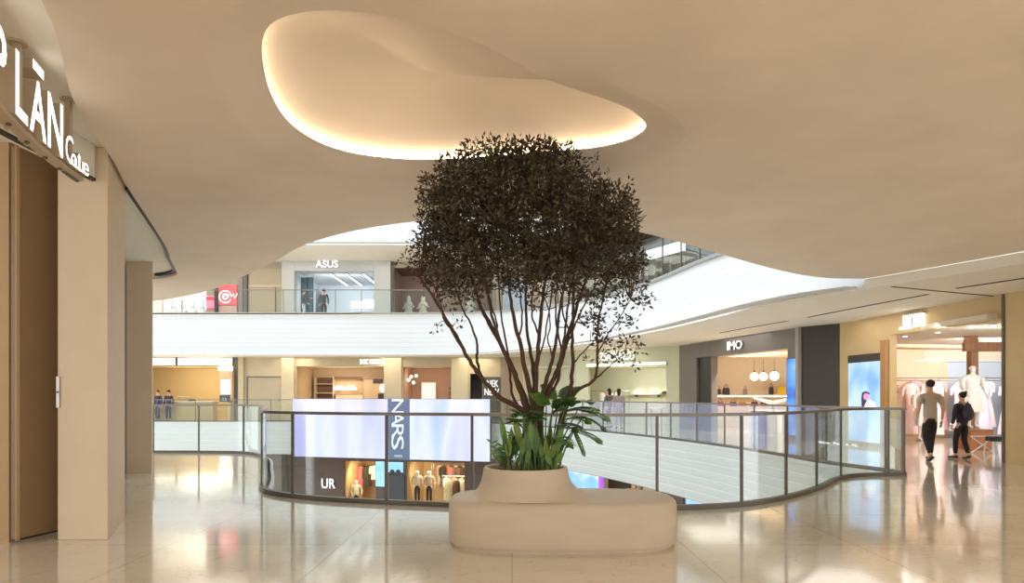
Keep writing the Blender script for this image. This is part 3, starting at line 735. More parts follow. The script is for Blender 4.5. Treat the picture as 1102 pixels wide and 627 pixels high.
for i, ch in enumerate('NARS'):
    put_text(mb, ch, .66, W.pt(s0 - .36, 1.13 - i * .60 - .28, .03), dn, W.n, .004, up=W.u, sx=.95, fit=.70)
put_text(mb, 'NARS', .12, W.pt(s0, Z0 + .12, .03), W.u, W.n, .003)
mb.build('lettering', [mat('pale lettering', S(205, 214, 224), .5, emit=.35)] * 2, t)
for s in (1.2, 5.2, 9.2):
    mb = MB(); W.box(mb, s - .08, s + .08, -1.2, -1.0, -1.9, -.3); mb.build('bracket', M_dark, t)

W_ur = Wall((-16, 37.4), (2.2, 34.2)); W = W_ur; s_ = W.s_at
zb, zo = -5.8, -1.7
oA = (s_(370), s_(404)); oB = (s_(437), s_(500))
facade('wall_lower_far', W, M_brown, zb, zo, [(oA[0], oA[1], zb, W.z_at(390, 496)), (oB[0], oB[1], zb, W.z_at(470, 497))], .2)
alcove('wall_lower_shop', W, oA[0], oA[1], zb, W.z_at(390, 496), 3.0, mat('lower shop tan', S(214, 180, 128), .7), M_tan, d0=.2)
alcove('wall_lower_shop', W, oB[0], oB[1], zb, W.z_at(470, 497), 3.0, mat('lower shop tan', S(214, 180, 128), .7), M_tan, d0=.2)
wlight(W, (oA[0] + oA[1]) / 2, -1.2, -2.4, 1.2, 45, (1, .85, .62)); wlight(W, (oB[0] + oB[1]) / 2, -1.2, -2.4, 2.4, 70, (1, .85, .62), sy=1.6)
t = shop_sign(W, 353.6, 524.6, .50, 'UR', 'white raised letter sign on the brown shop front a floor below', fit=.76)
panel_screen('display_screen', W, s_(405), s_(414.5), W.z_at(410, 523), W.z_at(410, 496), screen_mat('sky blue display', [(.3, (.25, .6, .95)), (.7, (.5, .8, 1))], 1.1, wave=1.5), 'narrow sky blue screen beside the lower shop doorway')
t = thing('display_block', W.pt(s_(426), zb, .3), 'dark display block with pale blue backdrop between the lower shop windows', 'display')
mb = MB(); W.box(mb, s_(415.5), s_(436), zb, W.z_at(426, 511), .02, .2); mb.build('plinth', mat('blue black plinth', S(62, 64, 72), .5), t)
mb = MB(); W.box(mb, s_(418), s_(434), W.z_at(426, 509), W.z_at(426, 497), .02, .06); mb.build('backdrop', screen_mat('sky blue display', [(.3, (1, 1, 1))], 1), t)
mb = MB()
for k in range(5): mb.ball(W.pt(s_(419.5 + k * 3.2), W.z_at(426, 510.5 - (k % 2) * 3), .1), .13, .05, .14)
mb.build('silhouette', mat('blue black plinth', (0, 0, 0)), t, smooth=True)
colsA = [(205, 120, 110), (70, 62, 50), (236, 226, 206), (96, 52, 50)]
for i, (px, top, c, k) in enumerate(((373.5, 501.5, colsA[0], 'coat'), (380.5, 501, colsA[1], 'coat'), (390, 500.5, colsA[2], 'shirt'), (399, 501, colsA[3], 'coat'))):
    s = s_(px); p = W.pt(s, 0, -1.9); zt_ = CAMZ - (top - HY) / FPX * p.y; h = .78 if k == 'shirt' else 1.15
    lab = ['rose coat hanging in the small lower shop window', 'olive coat hanging next to the rose one in the lower shop window', 'cream shirt hanging alone in the small lower shop window', 'maroon coat hanging by the lower shop screen'][i]
    garment(k, (p.x, p.y, zt_ - h), .46 if k == 'coat' else .62, h, cloth(*c), lab, 'clothes in the small lower shop window', rot=.5 if k == 'coat' else 0, hanger=True)
mannequin(W.pt(s_(377.5), zb + .905, -.75) , PI, cloth(222, 214, 180), 'mannequin in a pale striped jacket in the small lower shop window', 'jacket')
t = thing('display_plinth', W.pt(s_(377.5), zb, -.6), 'tan plinth under the mannequin in the small lower shop window', 'plinth')
p = W.pt(s_(377.5), zb, -.75); mb = MB(); mb.box(p.x - .3, p.x + .3, p.y - .35, p.y + .35, zb + .002, zb + .9); mb.build('block', M_tan, t, bevel=.02)
for i, (px, c, lab) in enumerate(((446, (226, 196, 170), 'taller looking mannequin in a blush jacket beside the blue lower display'), (459, (204, 170, 140), 'mannequin in a camel jacket, second from the blue lower display'))):
    mannequin(W.pt(s_(px), zb + 1.505, -.5), PI, cloth(*c), lab, 'jacket')
    p = W.pt(s_(px), zb, -.5); t = thing('display_plinth', p, 'tall wooden plinth under the %s mannequin of the large lower window' % ('blush' if i == 0 else 'camel'), 'plinth')
    mb = MB(); mb.box(p.x - .16, p.x + .16, p.y - .3, p.y + .3, zb, zb + 1.5); mb.build('block', M_brown, t, bevel=.01)
cB = [('cream', (226, 206, 176)), ('black', (70, 56, 48)), ('sand', (196, 168, 132)), ('rose', (190, 120, 100)), ('ivory', (236, 222, 200)), ('umber', (120, 92, 70)), ('oat', (214, 190, 156)), ('cocoa', (92, 68, 54)), ('wheat', (206, 186, 140))]
for i in range(9):
    px = 459 + i * 4.5; s = s_(px); p = W.pt(s, 0, -2.62 + (i % 2) * .36); top = -2.45 - (i % 2) * .06
    garment(['coat', 'shirt', 'coat'][i % 3], (p.x, p.y, top - 1.1), .36, 1.1, cloth(*cB[i][1]), '%s garment on the %s of two back rails in the large lower window' % (cB[i][0], 'front one' if i % 2 else 'rear one'), 'clothes on the back rails of the lower shop', rot=W.M.to_euler().z, hanger=True)
for d_, z_, lab in ((-2.62, -2.45, 'rear steel rail of garments in the large lower window'), (-2.26, -2.51, 'steel rail of garments just before the rear one in the large lower window')):
    p = W.pt(s_(477), 0, d_); clothes_rail((p.x, p.y, zb), W.M.to_euler().z, 2.6, z_ + .075 + 5.8, lab)
for i in range(7):
    px = 475 + i * 4.2; p = W.pt(s_(px), 0, -1.0 + (i % 2) * .34); top = -2.95 - (i % 2) * .1
    nm, c = cB[(i * 4 + 4) % 9]
    garment(['shirt', 'coat'][i % 2], (p.x, p.y, top - 1.2), .33, 1.2, cloth(*c), '%s garment on the %s rack of the large lower window' % (nm, 'foremost' if i % 2 else 'second'), 'clothes on the front racks of the lower shop', rot=W.M.to_euler().z, hanger=True)
for d_, z_, lab in ((-1.0, -2.95, 'second steel rack from the glass in the large lower window'), (-.66, -3.05, 'foremost steel rack in the large lower window')):
    p = W.pt(s_(488), 0, d_); clothes_rail((p.x, p.y, zb), W.M.to_euler().z, 1.75, z_ + .075 + 5.8, lab)
t = thing('lower_pillar', W.pt(s_(300), zb, .3), 'grey pillar on the floor below, at the brown shop corner', 'pillar'); mb = MB(); W.box(mb, s_(292), s_(309), zb, zo, .05, .6); mb.build('shaft', M_grey, t, bevel=.02)
mb = MB(); W.box(mb, s_(291), s_(310), zb, zb + .2, .03, .64); mb.build('base', M_dark, t)

W_lr = Wall((1.2, 33.6), (8.0, 18.9)); W = W_lr; s_ = W.s_at
hl = (s_(650), s_(692))
facade('wall_lower_side', W, mat('lower side stone', S(214, 190, 164), .6), zb, zo, [(hl[0], hl[1], zb, -1.95)], .2)
alcove('wall_lower_side_shop', W, hl[0], hl[1], zb, -1.95, 1.6, M_charcoal, M_tan, d0=.2)
wlight(W, (hl[0] + hl[1]) / 2, -.7, -2.1, 1.5, 26)
panel_screen('display_screen', W, s_(607), s_(646.5), -5.0, -1.74, screen_mat('blue sky display', [(.35, (.22, .5, .95)), (.5, (.35, .62, 1)), (.62, (.8, .88, 1))], 1.1, (.5, .5, .9), 1.2), 'wide bright blue screen below the white curved fascia, beyond the planter')
mb = MB(); W.box(mb, s_(646.8), s_(650), zb, zo, .01, .12); tag(mb.build('lit_pilaster', mat('violet light', S(170, 90, 230), emit=.9, ecol=S(170, 90, 230))), 'thin violet lit pilaster beside the bright blue lower screen', 'pilaster')
sh = thing('shelf_unit', W.pt((hl[0] + hl[1]) / 2, zb, -1.2), 'dark shelf unit of small goods in the lower side shop', 'shelf')
for z in (-4.4, -3.9, -3.4, -2.95, -2.495):
    mb = MB(); W.box(mb, hl[0] + .1, hl[1] - .1, z, z + .04, -1.5, -1.0); mb.build('shelf', M_tan, sh)
mb = MB(); W.box(mb, hl[0] + .1, hl[1] - .1, -5.8, -2.15, -1.56, -1.5); mb.build('back_panel', M_brown, sh)
rnd = random.Random(5)
n_g = 0
for z in (-3.357, -2.907, -2.45):
    k = 0; s = hl[0] + .32
    while s < hl[1] - .35:
        w_ = .16 + .1 * rnd.random(); hh = .2 + .18 * rnd.random(); p = W.pt(s, z, -1.25)
        c = [(236, 226, 210), (150, 120, 96), (214, 170, 150), (96, 86, 70), (226, 210, 140)][rnd.randrange(5)]
        mb = MB(); mb.lathe([(w_ * .42, 0), (w_ * .45, hh * .3), (w_ * .42, hh * .75), (w_ * .2, hh * .82), (w_ * .2, hh)], 10, p); o = mb.build('bottle', cloth(*c), smooth=True)
        tag(o, 'small bottle on the %s shelf of the lower side shop' % ('topmost' if z > -2.6 else 'second highest' if z > -3 else 'middle'), 'bottle', 'bottles on the %s lower side shelf' % ('topmost' if z > -2.6 else 'second' if z > -3 else 'middle')); s += w_ + .14; n_g += 1
mb = MB(); W.box(mb, s_(714), s_(737), zb, zo, .0, .08); struct(mb.build('trim_brown_panel', M_brown))
panel_screen('display_screen', W, s_(741), s_(762), -5.0, -2.0, screen_mat('blue sky display', [(.3, (1, 1, 1))], 1), 'blue screen under the fascia where it meets the near rail base')
# ================================================================ upper far gallery
W = W_up; s_ = W.s_at
ua = (s_(96), s_(222)); ub = (s_(318), s_(403)); uc = (s_(424), s_(530)); ud = (s_(540), s_(600))
zz = lambda px, py: W.z_at(px, py)
M_upb = mat('upper stone', S(176, 166, 148), .6, noise=.04)
facade('wall_upper_far', W, M_upb, ZU, ZT, [(ua[0], ua[1], ZU, ZT - .3), (ub[0], ub[1], ZU, zz(360, 292)), (uc[0], uc[1], ZU, ZT - .35), (ud[0], ud[1], ZU, ZT - .5)])
alcove('wall_upper_white_shop', W, ua[0], ua[1], ZU, ZT - .3, 3, M_wallw, M_wallw); wlight(W, (s_(163) + ua[1]) / 2, -1.4, ZT - .5, 3, 190, (1, .97, .95))
alcove('wall_upper_shop', W, ub[0], ub[1], ZU, zz(360, 292), 5, mat('cool shop wall', S(206, 214, 222), .6), mat('cool shop ceiling', S(190, 198, 206), .6)); wlight(W, (ub[0] + ub[1]) / 2, -2.2, zz(360, 292) - .3, 2.5, 110, (.92, .97, 1))
alcove('wall_upper_dim_shop', W, uc[0], uc[1], ZU, ZT - .35, 3, mat('dim mauve', S(138, 118, 110), .7), M_brown); wlight(W, (uc[0] + uc[1]) / 2, -1.4, ZT - .6, 2, 45)
alcove('wall_upper_end_shop', W, ud[0], ud[1], ZU, ZT - .5, 3, M_mauve); wlight(W, (ud[0] + ud[1]) / 2, -1.4, ZT - .7, 1.6, 40)
def upil(a, b_, m, d1, y0=262, d0=0.0, name='trim_upper_pilaster'):
    mb = MB(); W.box(mb, s_(a), s_(b_), ZU, min(ZT - .003, zz((a + b_) / 2, y0)), d0, d1); return struct(mb.build(name, m, bevel=.01))
upil(233, 236, M_charcoal, .3); upil(257, 262, mat('upper grey', S(150, 142, 134), .5), .12); upil(263, 267, M_grey, .2)
upil(304.5, 317.8, mat('cool grey front', S(200, 202, 200), .5), .25); upil(403.2, 421, mat('cool grey front', (0, 0, 0)), .25)
mb = MB(); W.box(mb, s_(317.9), s_(403.1), zz(360, 292), ZT - .004, .0, .24); struct(mb.build('trim_upper_front_header', mat('cool grey front', (0, 0, 0))))
upil(421.5, 424, M_dark, .12)
t = thing('shutter_panel', W.pt(s_(286), ZU), 'plain beige shutter panel left of the cool grey upper shop', 'panel')
mb = MB(); W.box(mb, s_(268), s_(304), ZU, ZT - .4, .01, .06); mb.build('panel', M_beigeD, t)
mb = MB(); W.box(mb, s_(268), s_(304), zz(286, 309), zz(286, 306.5), .06, .10); mb.build('crossbar', M_beige, t)
mb = MB(); W.box(mb, s_(296.5), s_(297.5), ZU, zz(286, 309), .06, .09); mb.build('jamb', M_dark, t)
shop_sign(W, 353.5, 288.4, .40, 'ASUS', 'white lit letter sign over the cool grey upper shop', fit=1.32, d=.26)
t = thing('wall_poster', W.pt(s_(226), ZU + .6), 'pink poster panel at the end of the white upper shop', 'poster')
mb = MB(); W.box(mb, s_(222.4), s_(231), zz(226, 333), zz(226, 318), .0, .06); mb.build('board', mat('pink board', S(240, 150, 180), .6, emit=.25, ecol=S(240, 150, 180)), t)
mb = MB(); W.box(mb, s_(222.4), s_(231), zz(226, 323), zz(226, 319.5), .06, .07); W.box(mb, s_(222.4), s_(231), zz(226, 333), zz(226, 331.5), .06, .07); mb.build('band', mat('red board', S(226, 70, 90), .6, emit=.3, ecol=S(226, 70, 90)), t)
t = thing('round_logo_sign', W.pt(s_(245), ZU + .9), 'coral red shop sign with a white ring emblem on the upper gallery', 'sign')
mb = MB(); W.box(mb, s_(236), s_(255.5), zz(246, 328), zz(246, 307), .0, .12); mb.build('panel', mat('coral sign', S(240, 96, 100), .5, emit=.5, ecol=S(240, 90, 96)), t)
mb = MB(); c0 = W.pt(s_(243.5), zz(246, 319.5), .14)
mb.tube([c0 + W.u * .36 * math.cos(a) + Vector((0, 0, .36 * math.sin(a))) for a in [2 * PI * k / 28 for k in range(27)]], .035, 6)
mb.tube([c0 + W.u * .2 * math.cos(a) * (1 - k / 40) + Vector((0, 0, .2 * math.sin(a) * (1 - k / 40))) for k, a in enumerate([3.6 * PI * k / 24 for k in range(24)])], .03, 6)
mb.tube([c0 + W.u * .46 + Vector((0, 0, .18)), c0 + W.u * .56 + Vector((0, 0, -.1)), c0 + W.u * .72 + Vector((0, 0, .2))], .03, 6)
mb.build('emblem', mat('white sign letters', (1, 1, 1)), t)
mb = MB(); W.box(mb, s_(236), s_(255.5), ZU, zz(246, 329), .0, .10); mb.build('lower_panel', mat('blush panel', S(214, 180, 172), .6), t)
for i in range(5):   # white shop goods
    px = 172 + i * 10.5; t = thing('white_display_stand', W.pt(s_(px), ZU, -1.6), 'white display stand in the bright upper shop, %s from the stone column' % ORD[i], 'stand')
    mb = MB(); W.box(mb, s_(px) - .2, s_(px) + .2, ZU, ZU + 1.0, -1.9, -1.5); mb.build('plinth', mat('stand grey', S(190, 190, 196), .6), t, bevel=.02)
    mb = MB(); mb.lathe([(.14, 0), (.16, .2), (.1, .3), (.12, .55)], 12, W.pt(s_(px), ZU + 1.0, -1.7)); mb.build('vessel', mat('stand ware', S(150, 152, 160), .4), t, smooth=True)
# cool shop: tall dark screens, table with bench, ceiling strips
for a, b_, lab in ((319.5, 325.5, 'tall dark teal display panel at the edge of the cool upper shop'), (326.5, 331.5, 'second dark teal display panel in the cool upper shop')):
    panel_screen('display_screen', W, s_(a), s_(b_), ZU + .3, zz(325, 296), screen_mat('dark teal display', [(.3, S(40, 70, 84)), (.7, S(80, 120, 130))], .7), lab, d=-1.0)
t = thing('dark_display_wing', W.pt(s_(337), ZU, -1), 'dark sloping display wing beside the standing person upstairs', 'display')
mb = MB(); p0 = W.M; mb.prism([(s_(334), ZU), (s_(342), ZU), (s_(341), ZU + 1.9), (s_(335.5), ZU + 2.4)], 1.0, 1.15, W.M @ Matrix(((1, 0, 0, 0), (0, 0, 1, 0), (0, 1, 0, 0), (0, 0, 0, 1)))); mb.build('wing', mat('slate display', S(86, 88, 98), .5), t)
mb = MB(); W.box(mb, s_(333.5), s_(342.5), ZU, ZU + .12, -1.3, -.9); mb.build('base', M_dark, t)
t = thing('display_table', W.pt(s_(387), ZU, -2.2), 'blue fronted display table with white monitors in the cool upper shop', 'table')
mb = MB(); W.box(mb, s_(372), s_(400), ZU + .86, ZU + .92, -2.6, -1.7); mb.build('tabletop', M_white, t)
mb = MB(); W.box(mb, s_(373), s_(399), ZU, ZU + .86, -2.5, -1.8); mb.build('front_panel', mat('denim blue', S(120, 136, 190), .6), t)
for px, w_ in ((375.5, .36), (391, .44)):
    t = thing('monitor', W.pt(s_(px), ZU + .92, -2.1), '%s monitor on the blue fronted table upstairs' % ('small white' if px < 380 else 'larger pale grey'), 'monitor')
    mb = MB(); W.box(mb, s_(px) - .15, s_(px) + .15, ZU + .921, ZU + .95, -2.2, -1.95); mb.build('foot', M_steel, t)
    mb = MB(); W.box(mb, s_(px) - .02, s_(px) + .02, ZU + .95, ZU + 1.15, -2.13, -2.09); mb.build('stem', M_steel, t)
    mb = MB(); W.box(mb, s_(px) - w_, s_(px) + w_, ZU + 1.1, ZU + 1.1 + w_ * 1.3, -2.09, -2.05); mb.build('screen', mat('monitor white', S(226, 228, 232), .4, emit=.3), t)
for i, a in enumerate((352, 369, 388)):
    t = thing('ceiling_light_strip', W.pt(s_(a), zz(360, 292), -2), 'lit ceiling strip of the cool upper shop, %s from the dark panels' % ORD[i], 'ceiling light')
    mb = MB(); s0 = s_(a); z0 = zz(360, 292) - .02; W.box(mb, s0, s0 + .14, z0 - .05, z0, -4.8, -.5); mb.build('housing', M_steel, t)
    mb = MB(); W.box(mb, s0 + .02, s0 + .12, z0 - .06, z0 - .05, -4.75, -.55); mb.build('diffuser', M_glowW, t)
# dim shop: pale plant-like sculptures seen through the rail
for i, px in enumerate((436, 452, 505)):
    t = thing('pale_display_figure', W.pt(s_(px), ZU, -1.4), 'pale draped display figure in the dim upper shop, %s from the cool grey front' % ORD[i], 'figure')
    p = W.pt(s_(px), ZU, -1.4); mb = MB(); mb.lathe([(.4, 0), (.36, .5), (.22, 1.0), (.3, 1.3), (.12, 1.5), (.14, 1.7), (.03, 1.85)], 16, p, sx=1, sy=.5); mb.build('drape', mat('pale green cloth', S(190, 196, 184), .8), t, smooth=True)
    mb = MB(); mb.tube([p + Vector((-.36, -.1, 1.0)), p + Vector((0, -.1, 1.35)), p + Vector((.36, -.1, 1.1))], [.05, .09, .05], 8); mb.build('arm', mat('pale green cloth', (0, 0, 0)), t, smooth=True)
t = thing('lit_shop_window', W.pt(s_(562), ZU, .1), 'cool blue lit upper shop window seen between the tree stems', 'shop window')
mb = MB(); W.box(mb, s_(541), s_(570), ZU + .2, ZT - .9, -.4, -.3); mb.build('frame', M_steel, t)
mb = MB(); W.box(mb, s_(542), s_(569), ZU + .3, ZT - 1.0, -.3, -.28); mb.build('display', screen_mat('cool window glow', [(.3, S(150, 160, 176)), (.7, S(196, 204, 214))], .7), t)

# upper right wing
facade('wall_upper_side', W_upr, mat('upper slate', S(120, 122, 122), .4, noise=.06, nscale=1), ZU, ZT, []); facade('wall_upper_side_near', W_upr2, mat('upper slate', (0, 0, 0)), ZU, ZT, [])
W = W_upr; s_ = W.s_at
t = thing('lit_shop_window', W.pt(s_(718), ZU + 2, .05), 'slanting bright white lit window high on the upper gallery beyond the tree', 'shop window')
mb = MB(); W.box(mb, s_(696), s_(740), W.z_at(718, 276), W.z_at(718, 263), .01, .08); mb.build('frame', M_dark, t)
mb = MB(); W.box(mb, s_(697), s_(739), W.z_at(718, 275), W.z_at(718, 264), .08, .09); mb.build('display', mat('window glow', (1, 1, 1), emit=1.2, ecol=(1, .98, .95)), t)
for a, b_, lab in ((690, 706, 'dark grey glazed upper shop front nearest the tree crown'), (708, 738, 'dark grey glazed upper shop front below the slanting lit window')):
    t = thing('shop_glazing', W.pt(s_((a + b_) / 2), ZU), lab, 'shop front')
    mb = MB(); W.box(mb, s_(a), s_(b_), ZU, W.z_at(718, 281), .01, .06); mb.build('glazing', mat('dark glazing', S(78, 82, 84), .45), t)
    for q in (a, (a + b_) / 2, b_):
        mb = MB(); W.box(mb, s_(q) - .04, s_(q) + .04, ZU, W.z_at(718, 280), .06, .1); mb.build('mullion', M_steel, t)

# ================================================================ right gallery: sage shop
facade('wall_corner', W_gr0, M_green, 0, ZR, [])
W = W_green; s_ = W.s_at
oG = (s_(633), s_(717))
lint = W.z_at(690, 393)
facade('wall_sage', W, M_green, 0, ZR, [(oG[0], oG[1], 0, lint)])
mb = MB()   # interior, one long back wall with an outward end
W.box(mb, oG[0] - 3.5, oG[1] + .3, 0, lint + .1, -3.6, -3.5); W.box(mb, oG[0] - 3.5, oG[1] + .3, lint, lint + .1, -3.5, -.15, 1); W.box(mb, oG[1] + .2, oG[1] + .3, 0, lint, -3.5, -.15)
struct(mb.build('wall_sage_shop', [mat('sage shop wall', S(218, 218, 192), .7), M_green]))
wlight(W, (oG[0] + oG[1]) / 2, -2.0, lint - .12, 2.6, 60, (1, .98, .92), sy=1.0)
t = thing('cove_strip_light', W.pt((oG[0] + oG[1]) / 2, lint, 0), 'long glowing strip under the sage shop lintel', 'strip light')
mb = MB(); W.box(mb, oG[0] - .1, oG[1] + .02, lint - .02, lint + .16, .0, .06); mb.build('housing', M_green, t)
mb = MB(); W.box(mb, oG[0] - .05, oG[1], lint + .02, lint + .12, .06, .07); mb.build('diffuser', mat('soft strip glow', (1, 1, 1), emit=1.5, ecol=(1, .98, .86)), t)
for i, px in enumerate((652, 668, 684, 706)):   # wall washers: real spots on the back wall
    l = bpy.data.lights.new('wall_washer_light', 'SPOT'); l.energy = 55; l.spot_size = 1.0; l.spot_blend = .6; l.color = (1, .97, .85); l.shadow_soft_size = .05
    o = bpy.data.objects.new('wall_washer_light', l); C.objects.link(o); p = W.pt(s_(px), 2.35, -3.0); o.location = p
    o.rotation_euler = (Vector((0, 0, -1)) - W.n * .25).to_track_quat('-Z', 'Y').to_euler()
shop_sign(W, 664.5, 387.2, .34, 'ZSAZSAZSU', 'white lit letter sign over the sage green shop', fit=1.72)
sh = thing('wall_shelf', W.pt(s_(683), 1.4, -3.3), 'long thin wall shelf at the back of the sage shop', 'shelf')
mb = MB(); W.box(mb, s_(640), s_(722), 1.42, 1.46, -3.49, -3.1); mb.build('board', M_wallw, sh)
for px in (650, 675, 700):
    mb = MB(); W.box(mb, s_(px), s_(px) + .03, 1.32, 1.42, -3.49, -3.15); mb.build('bracket', M_dark, sh)
for px, lab in ((683.5, 'dark brimmed hat on the sage shop shelf, nearer the passers-by'), (697.5, 'dark brimmed hat on the sage shop shelf, nearer the grey shop')):
    p = W.pt(s_(px), 1.462, -3.2); t = thing('brimmed_hat', p, lab, 'hat')
    mb = MB(); mb.lathe([(.26, 0), (.27, .015), (.14, .03)], 18, p); mb.build('brim', M_charcoal, t, smooth=True)
    mb = MB(); mb.lathe([(.14, .02), (.13, .10), (.06, .14)], 16, p); mb.build('crown', M_charcoal, t, smooth=True)
t = thing('display_table', W.pt(s_(690), 0, -1.6), 'low pale display table in the sage shop, behind the far rail', 'table')
p = W.pt(s_(690), 0, -1.6); mb = MB(); W.box(mb, s_(680), s_(700), .78, .84, -2.0, -1.2); mb.build('tabletop', M_wallw, t)
for a in (681, 699):
    for d in (-1.95, -1.3):
        mb = MB(); W.box(mb, s_(a) - .03, s_(a) + .03, 0, .78, d, d + .06); mb.build('leg', M_steel, t)
for i, (px, c) in enumerate(((634, (214, 206, 190)), (643, (196, 190, 176)), (652, (226, 218, 206)))):
    p = W.pt(s_(px), 0, -1.2); garment('coat', (p.x, p.y, .425), .30, 1.1, cloth(*c), '%s coat hanging at the open end of the sage shop' % ('stone', 'grey', 'ivory')[i], 'coats in the sage shop', rot=W.M.to_euler().z)
p = W.pt(s_(643), 0, -1.2); clothes_rail((p.x, p.y, 0), W.M.to_euler().z, 2.0, 1.60, 'steel rail of pale coats at the open end of the sage shop')

# ================================================================ grey shop
W = W_grey; s_ = W.s_at
oD = (s_(749.5), s_(765)); oM = (s_(766), s_(847.5)); zM = W.z_at(806, 379); zD = W.z_at(757, 384)
facade('wall_grey', W, M_grey, 0, ZR, [(oD[0], oD[1], 0, zD), (oM[0], oM[1], 0, zM)], .25)
mb = MB(); W.box(mb, oD[0], oD[1], 0, zD, -.24, -.10); struct(mb.build('wall_grey_niche', M_charcoal))
M_gsh = mat('blush shop wall', S(222, 196, 166), .7)
mb = MB(); mb.box(7.3, 14, 31.1, 31.25, 0, zM + .3); W.box(mb, oM[0] - .05, oM[1] + 1.2, zM, zM + .12, -7, -.25, 1); W.box(mb, oM[1] + .2, oM[1] + .35, 0, zM, -7, -.25)
struct(mb.build('wall_grey_shop', [M_gsh, M_gsh]))
wlight(W, (oM[0] + oM[1]) / 2 - 1.0, -3.0, zM - .1, 3.0, 260, (1, .88, .72))
shop_sign(W, 792.3, 375.6, .30, 'IMO', 'white lit letter sign over the grey shop', fit=.98, m=M_letter)
panel_screen('display_screen', W, s_(848.5), s_(858), .15, W.z_at(853, 386), screen_mat('electric blue display', [(.32, S(40, 90, 190)), (.5, S(80, 150, 240)), (.7, S(150, 200, 255))], 1.1, wave=1.1), 'tall slim blue screen on the grey shop front beside its opening', th=.03, fm=M_dark)
mb = MB(); W.box(mb, s_(859.5), s_(862.5), 0, ZR - .003, .0, .12); struct(mb.build('trim_grey_edge', mat('pale grey edge', S(168, 162, 156), .5)))
# back counter, shelves, bags, pendants
sh = thing('shelf_counter', (10.6, 30.7, 0), 'long lit shelf counter across the back of the grey shop', 'shelf')
mb = MB(); mb.box(8.6, 13.2, 30.2, 31.05, 0, .9); mb.build('counter', mat('counter blush', S(236, 210, 184), .5), sh, bevel=.01)
mb = MB(); mb.box(8.6, 13.2, 30.3, 31.05, 1.36, 1.42); mb.build('shelf', M_wallw, sh)
mb = MB(); mb.box(8.65, 13.15, 30.32, 30.36, 1.33, 1.36); mb.build('strip_light', M_glow, sh)
mb = MB(); mb.box(8.6, 8.68, 30.3, 31.05, .9, 1.36); mb.box(13.12, 13.2, 30.3, 31.05, .9, 1.36); mb.build('side_panel', M_wallw, sh)
def handbag(x, y, z, w, h, m, label):
    t = thing('handbag', (x, y, z), label, 'bag')
    mb = MB(); mb.grid([[(x + sx_ * w / 2 * k, y + sy_ * .07 * k, z + zz_) for sx_, sy_ in ((-1, -1), (1, -1), (1, 1), (-1, 1))] for zz_, k in ((0, .92), (.02, 1), (h * .8, .9), (h, .78))], True, cap=True); mb.build('body', m, t, bevel=.01)
    mb = MB(); mb.tube([(x - w * .25, y, z + h), (x - w * .2, y, z + h * 1.4), (x, y, z + h * 1.55), (x + w * .2, y, z + h * 1.4), (x + w * .25, y, z + h)], .012, 6); mb.build('handle', m, t)
    return t
for i, (px, w_, h, c, lab) in enumerate(((772.5, .26, .26, (70, 40, 34), 'small maroon handbag on the lit shelf'), (781.5, .30, .30, (52, 44, 42), 'black handbag on the lit shelf next to the maroon one'), (802, .16, .26, (150, 132, 120), 'slim taupe handbag alone on the lit shelf'), (830, .18, .34, (58, 50, 46), 'dark slim handbag on the lit shelf beside the yellow one'), (841, .40, .36, (236, 190, 40), 'bright yellow handbag at the end of the lit shelf'))):
    Y = 30.65; handbag((px - CX) / FPX * Y, Y, 1.425, w_, h, mat('bag %d' % i, S(*c), .5), lab)
for i, (px, c) in enumerate(((775, (150, 60, 50)), (789, (96, 70, 54)), (799, (180, 120, 60)), (812, (90, 40, 36)), (822, (60, 52, 50)))):
    handbag((px - CX) / FPX * 30.5, 30.5, .905, .3, .2, mat('low bag %d' % i, S(*c), .5), ['brick red', 'brown', 'amber', 'wine', 'charcoal'][i] + ' handbag on the lower counter under the lit shelf')
for i, px in enumerate((811.7, 821.5, 833.3)):
    p = at(px, 405 - (i == 2) * .6, 28.6); t = thing('globe_pendant', p, 'round glowing pendant lamp in the grey shop, %s from the grey niche' % ORD[i], 'lamp')
    mb = MB(); mb.ball(p, .17 + .02 * (i == 2)); mb.build('globe', mat('lamp shade lit', (1, 1, 1)), t, smooth=True)
    mb = MB(); mb.lathe([(.05, .14), (.05, .24), (.012, .27)], 10, p); mb.build('fitting', M_dark, t)
    mb = MB(); mb.tube([p + Vector((0, 0, .26)), (p.x, p.y, zM)], .009, 5); mb.build('cord', M_dark, t)
t = thing('antler_table', (9.35, 26.2, 0), 'white curved top table at the mouth of the grey shop', 'table')
mb = MB(); q = at(832, 430, 26.2)
mb.tube([q + Vector((-.75, 0, .06)), q + Vector((-.5, 0, .0)), q + Vector((-.15, 0, -.10)), q + Vector((0, 0, -.12)), q + Vector((.15, 0, -.10)), q + Vector((.5, 0, .0)), q + Vector((.75, 0, .08))], [.03, .06, .08, .08, .08, .06, .03], 8); mb.build('curved_top', M_glowW if False else M_white, t, smooth=True)
mb = MB(); mb.tube([(q.x, q.y, .02), (q.x, q.y, q.z - .18)], [.05, .05], 8); mb.build('stem', M_steel, t)
mb = MB(); mb.lathe([(.3, 0), (.3, .02), (.05, .04)], 16, (q.x, q.y, 0)); mb.build('foot', M_steel, t)
for i, (px, Y, c, w_) in enumerate(((815.2, 25.2, (120, 124, 190), .36), (830.5, 25.0, (214, 214, 220), .36), (845, 24.4, (236, 232, 226), .4))):
    p = at(px, 440, Y); t = thing('display_plinth', (p.x, p.y, 0), ['lavender display plinth in the grey shop behind the rail glass', 'pale grey display plinth between the lavender and white ones', 'white display plinth near the slim blue screen'][i], 'plinth')
    mb = MB(); mb.box(p.x - w_ / 2, p.x + w_ / 2, p.y - .25, p.y + .25, 0, .82); mb.build('block', cloth(*c), t, bevel=.01)
    mb = MB(); mb.box(p.x - w_ / 2 - .03, p.x + w_ / 2 + .03, p.y - .28, p.y + .28, .82, .86); mb.build('top', M_white, t)
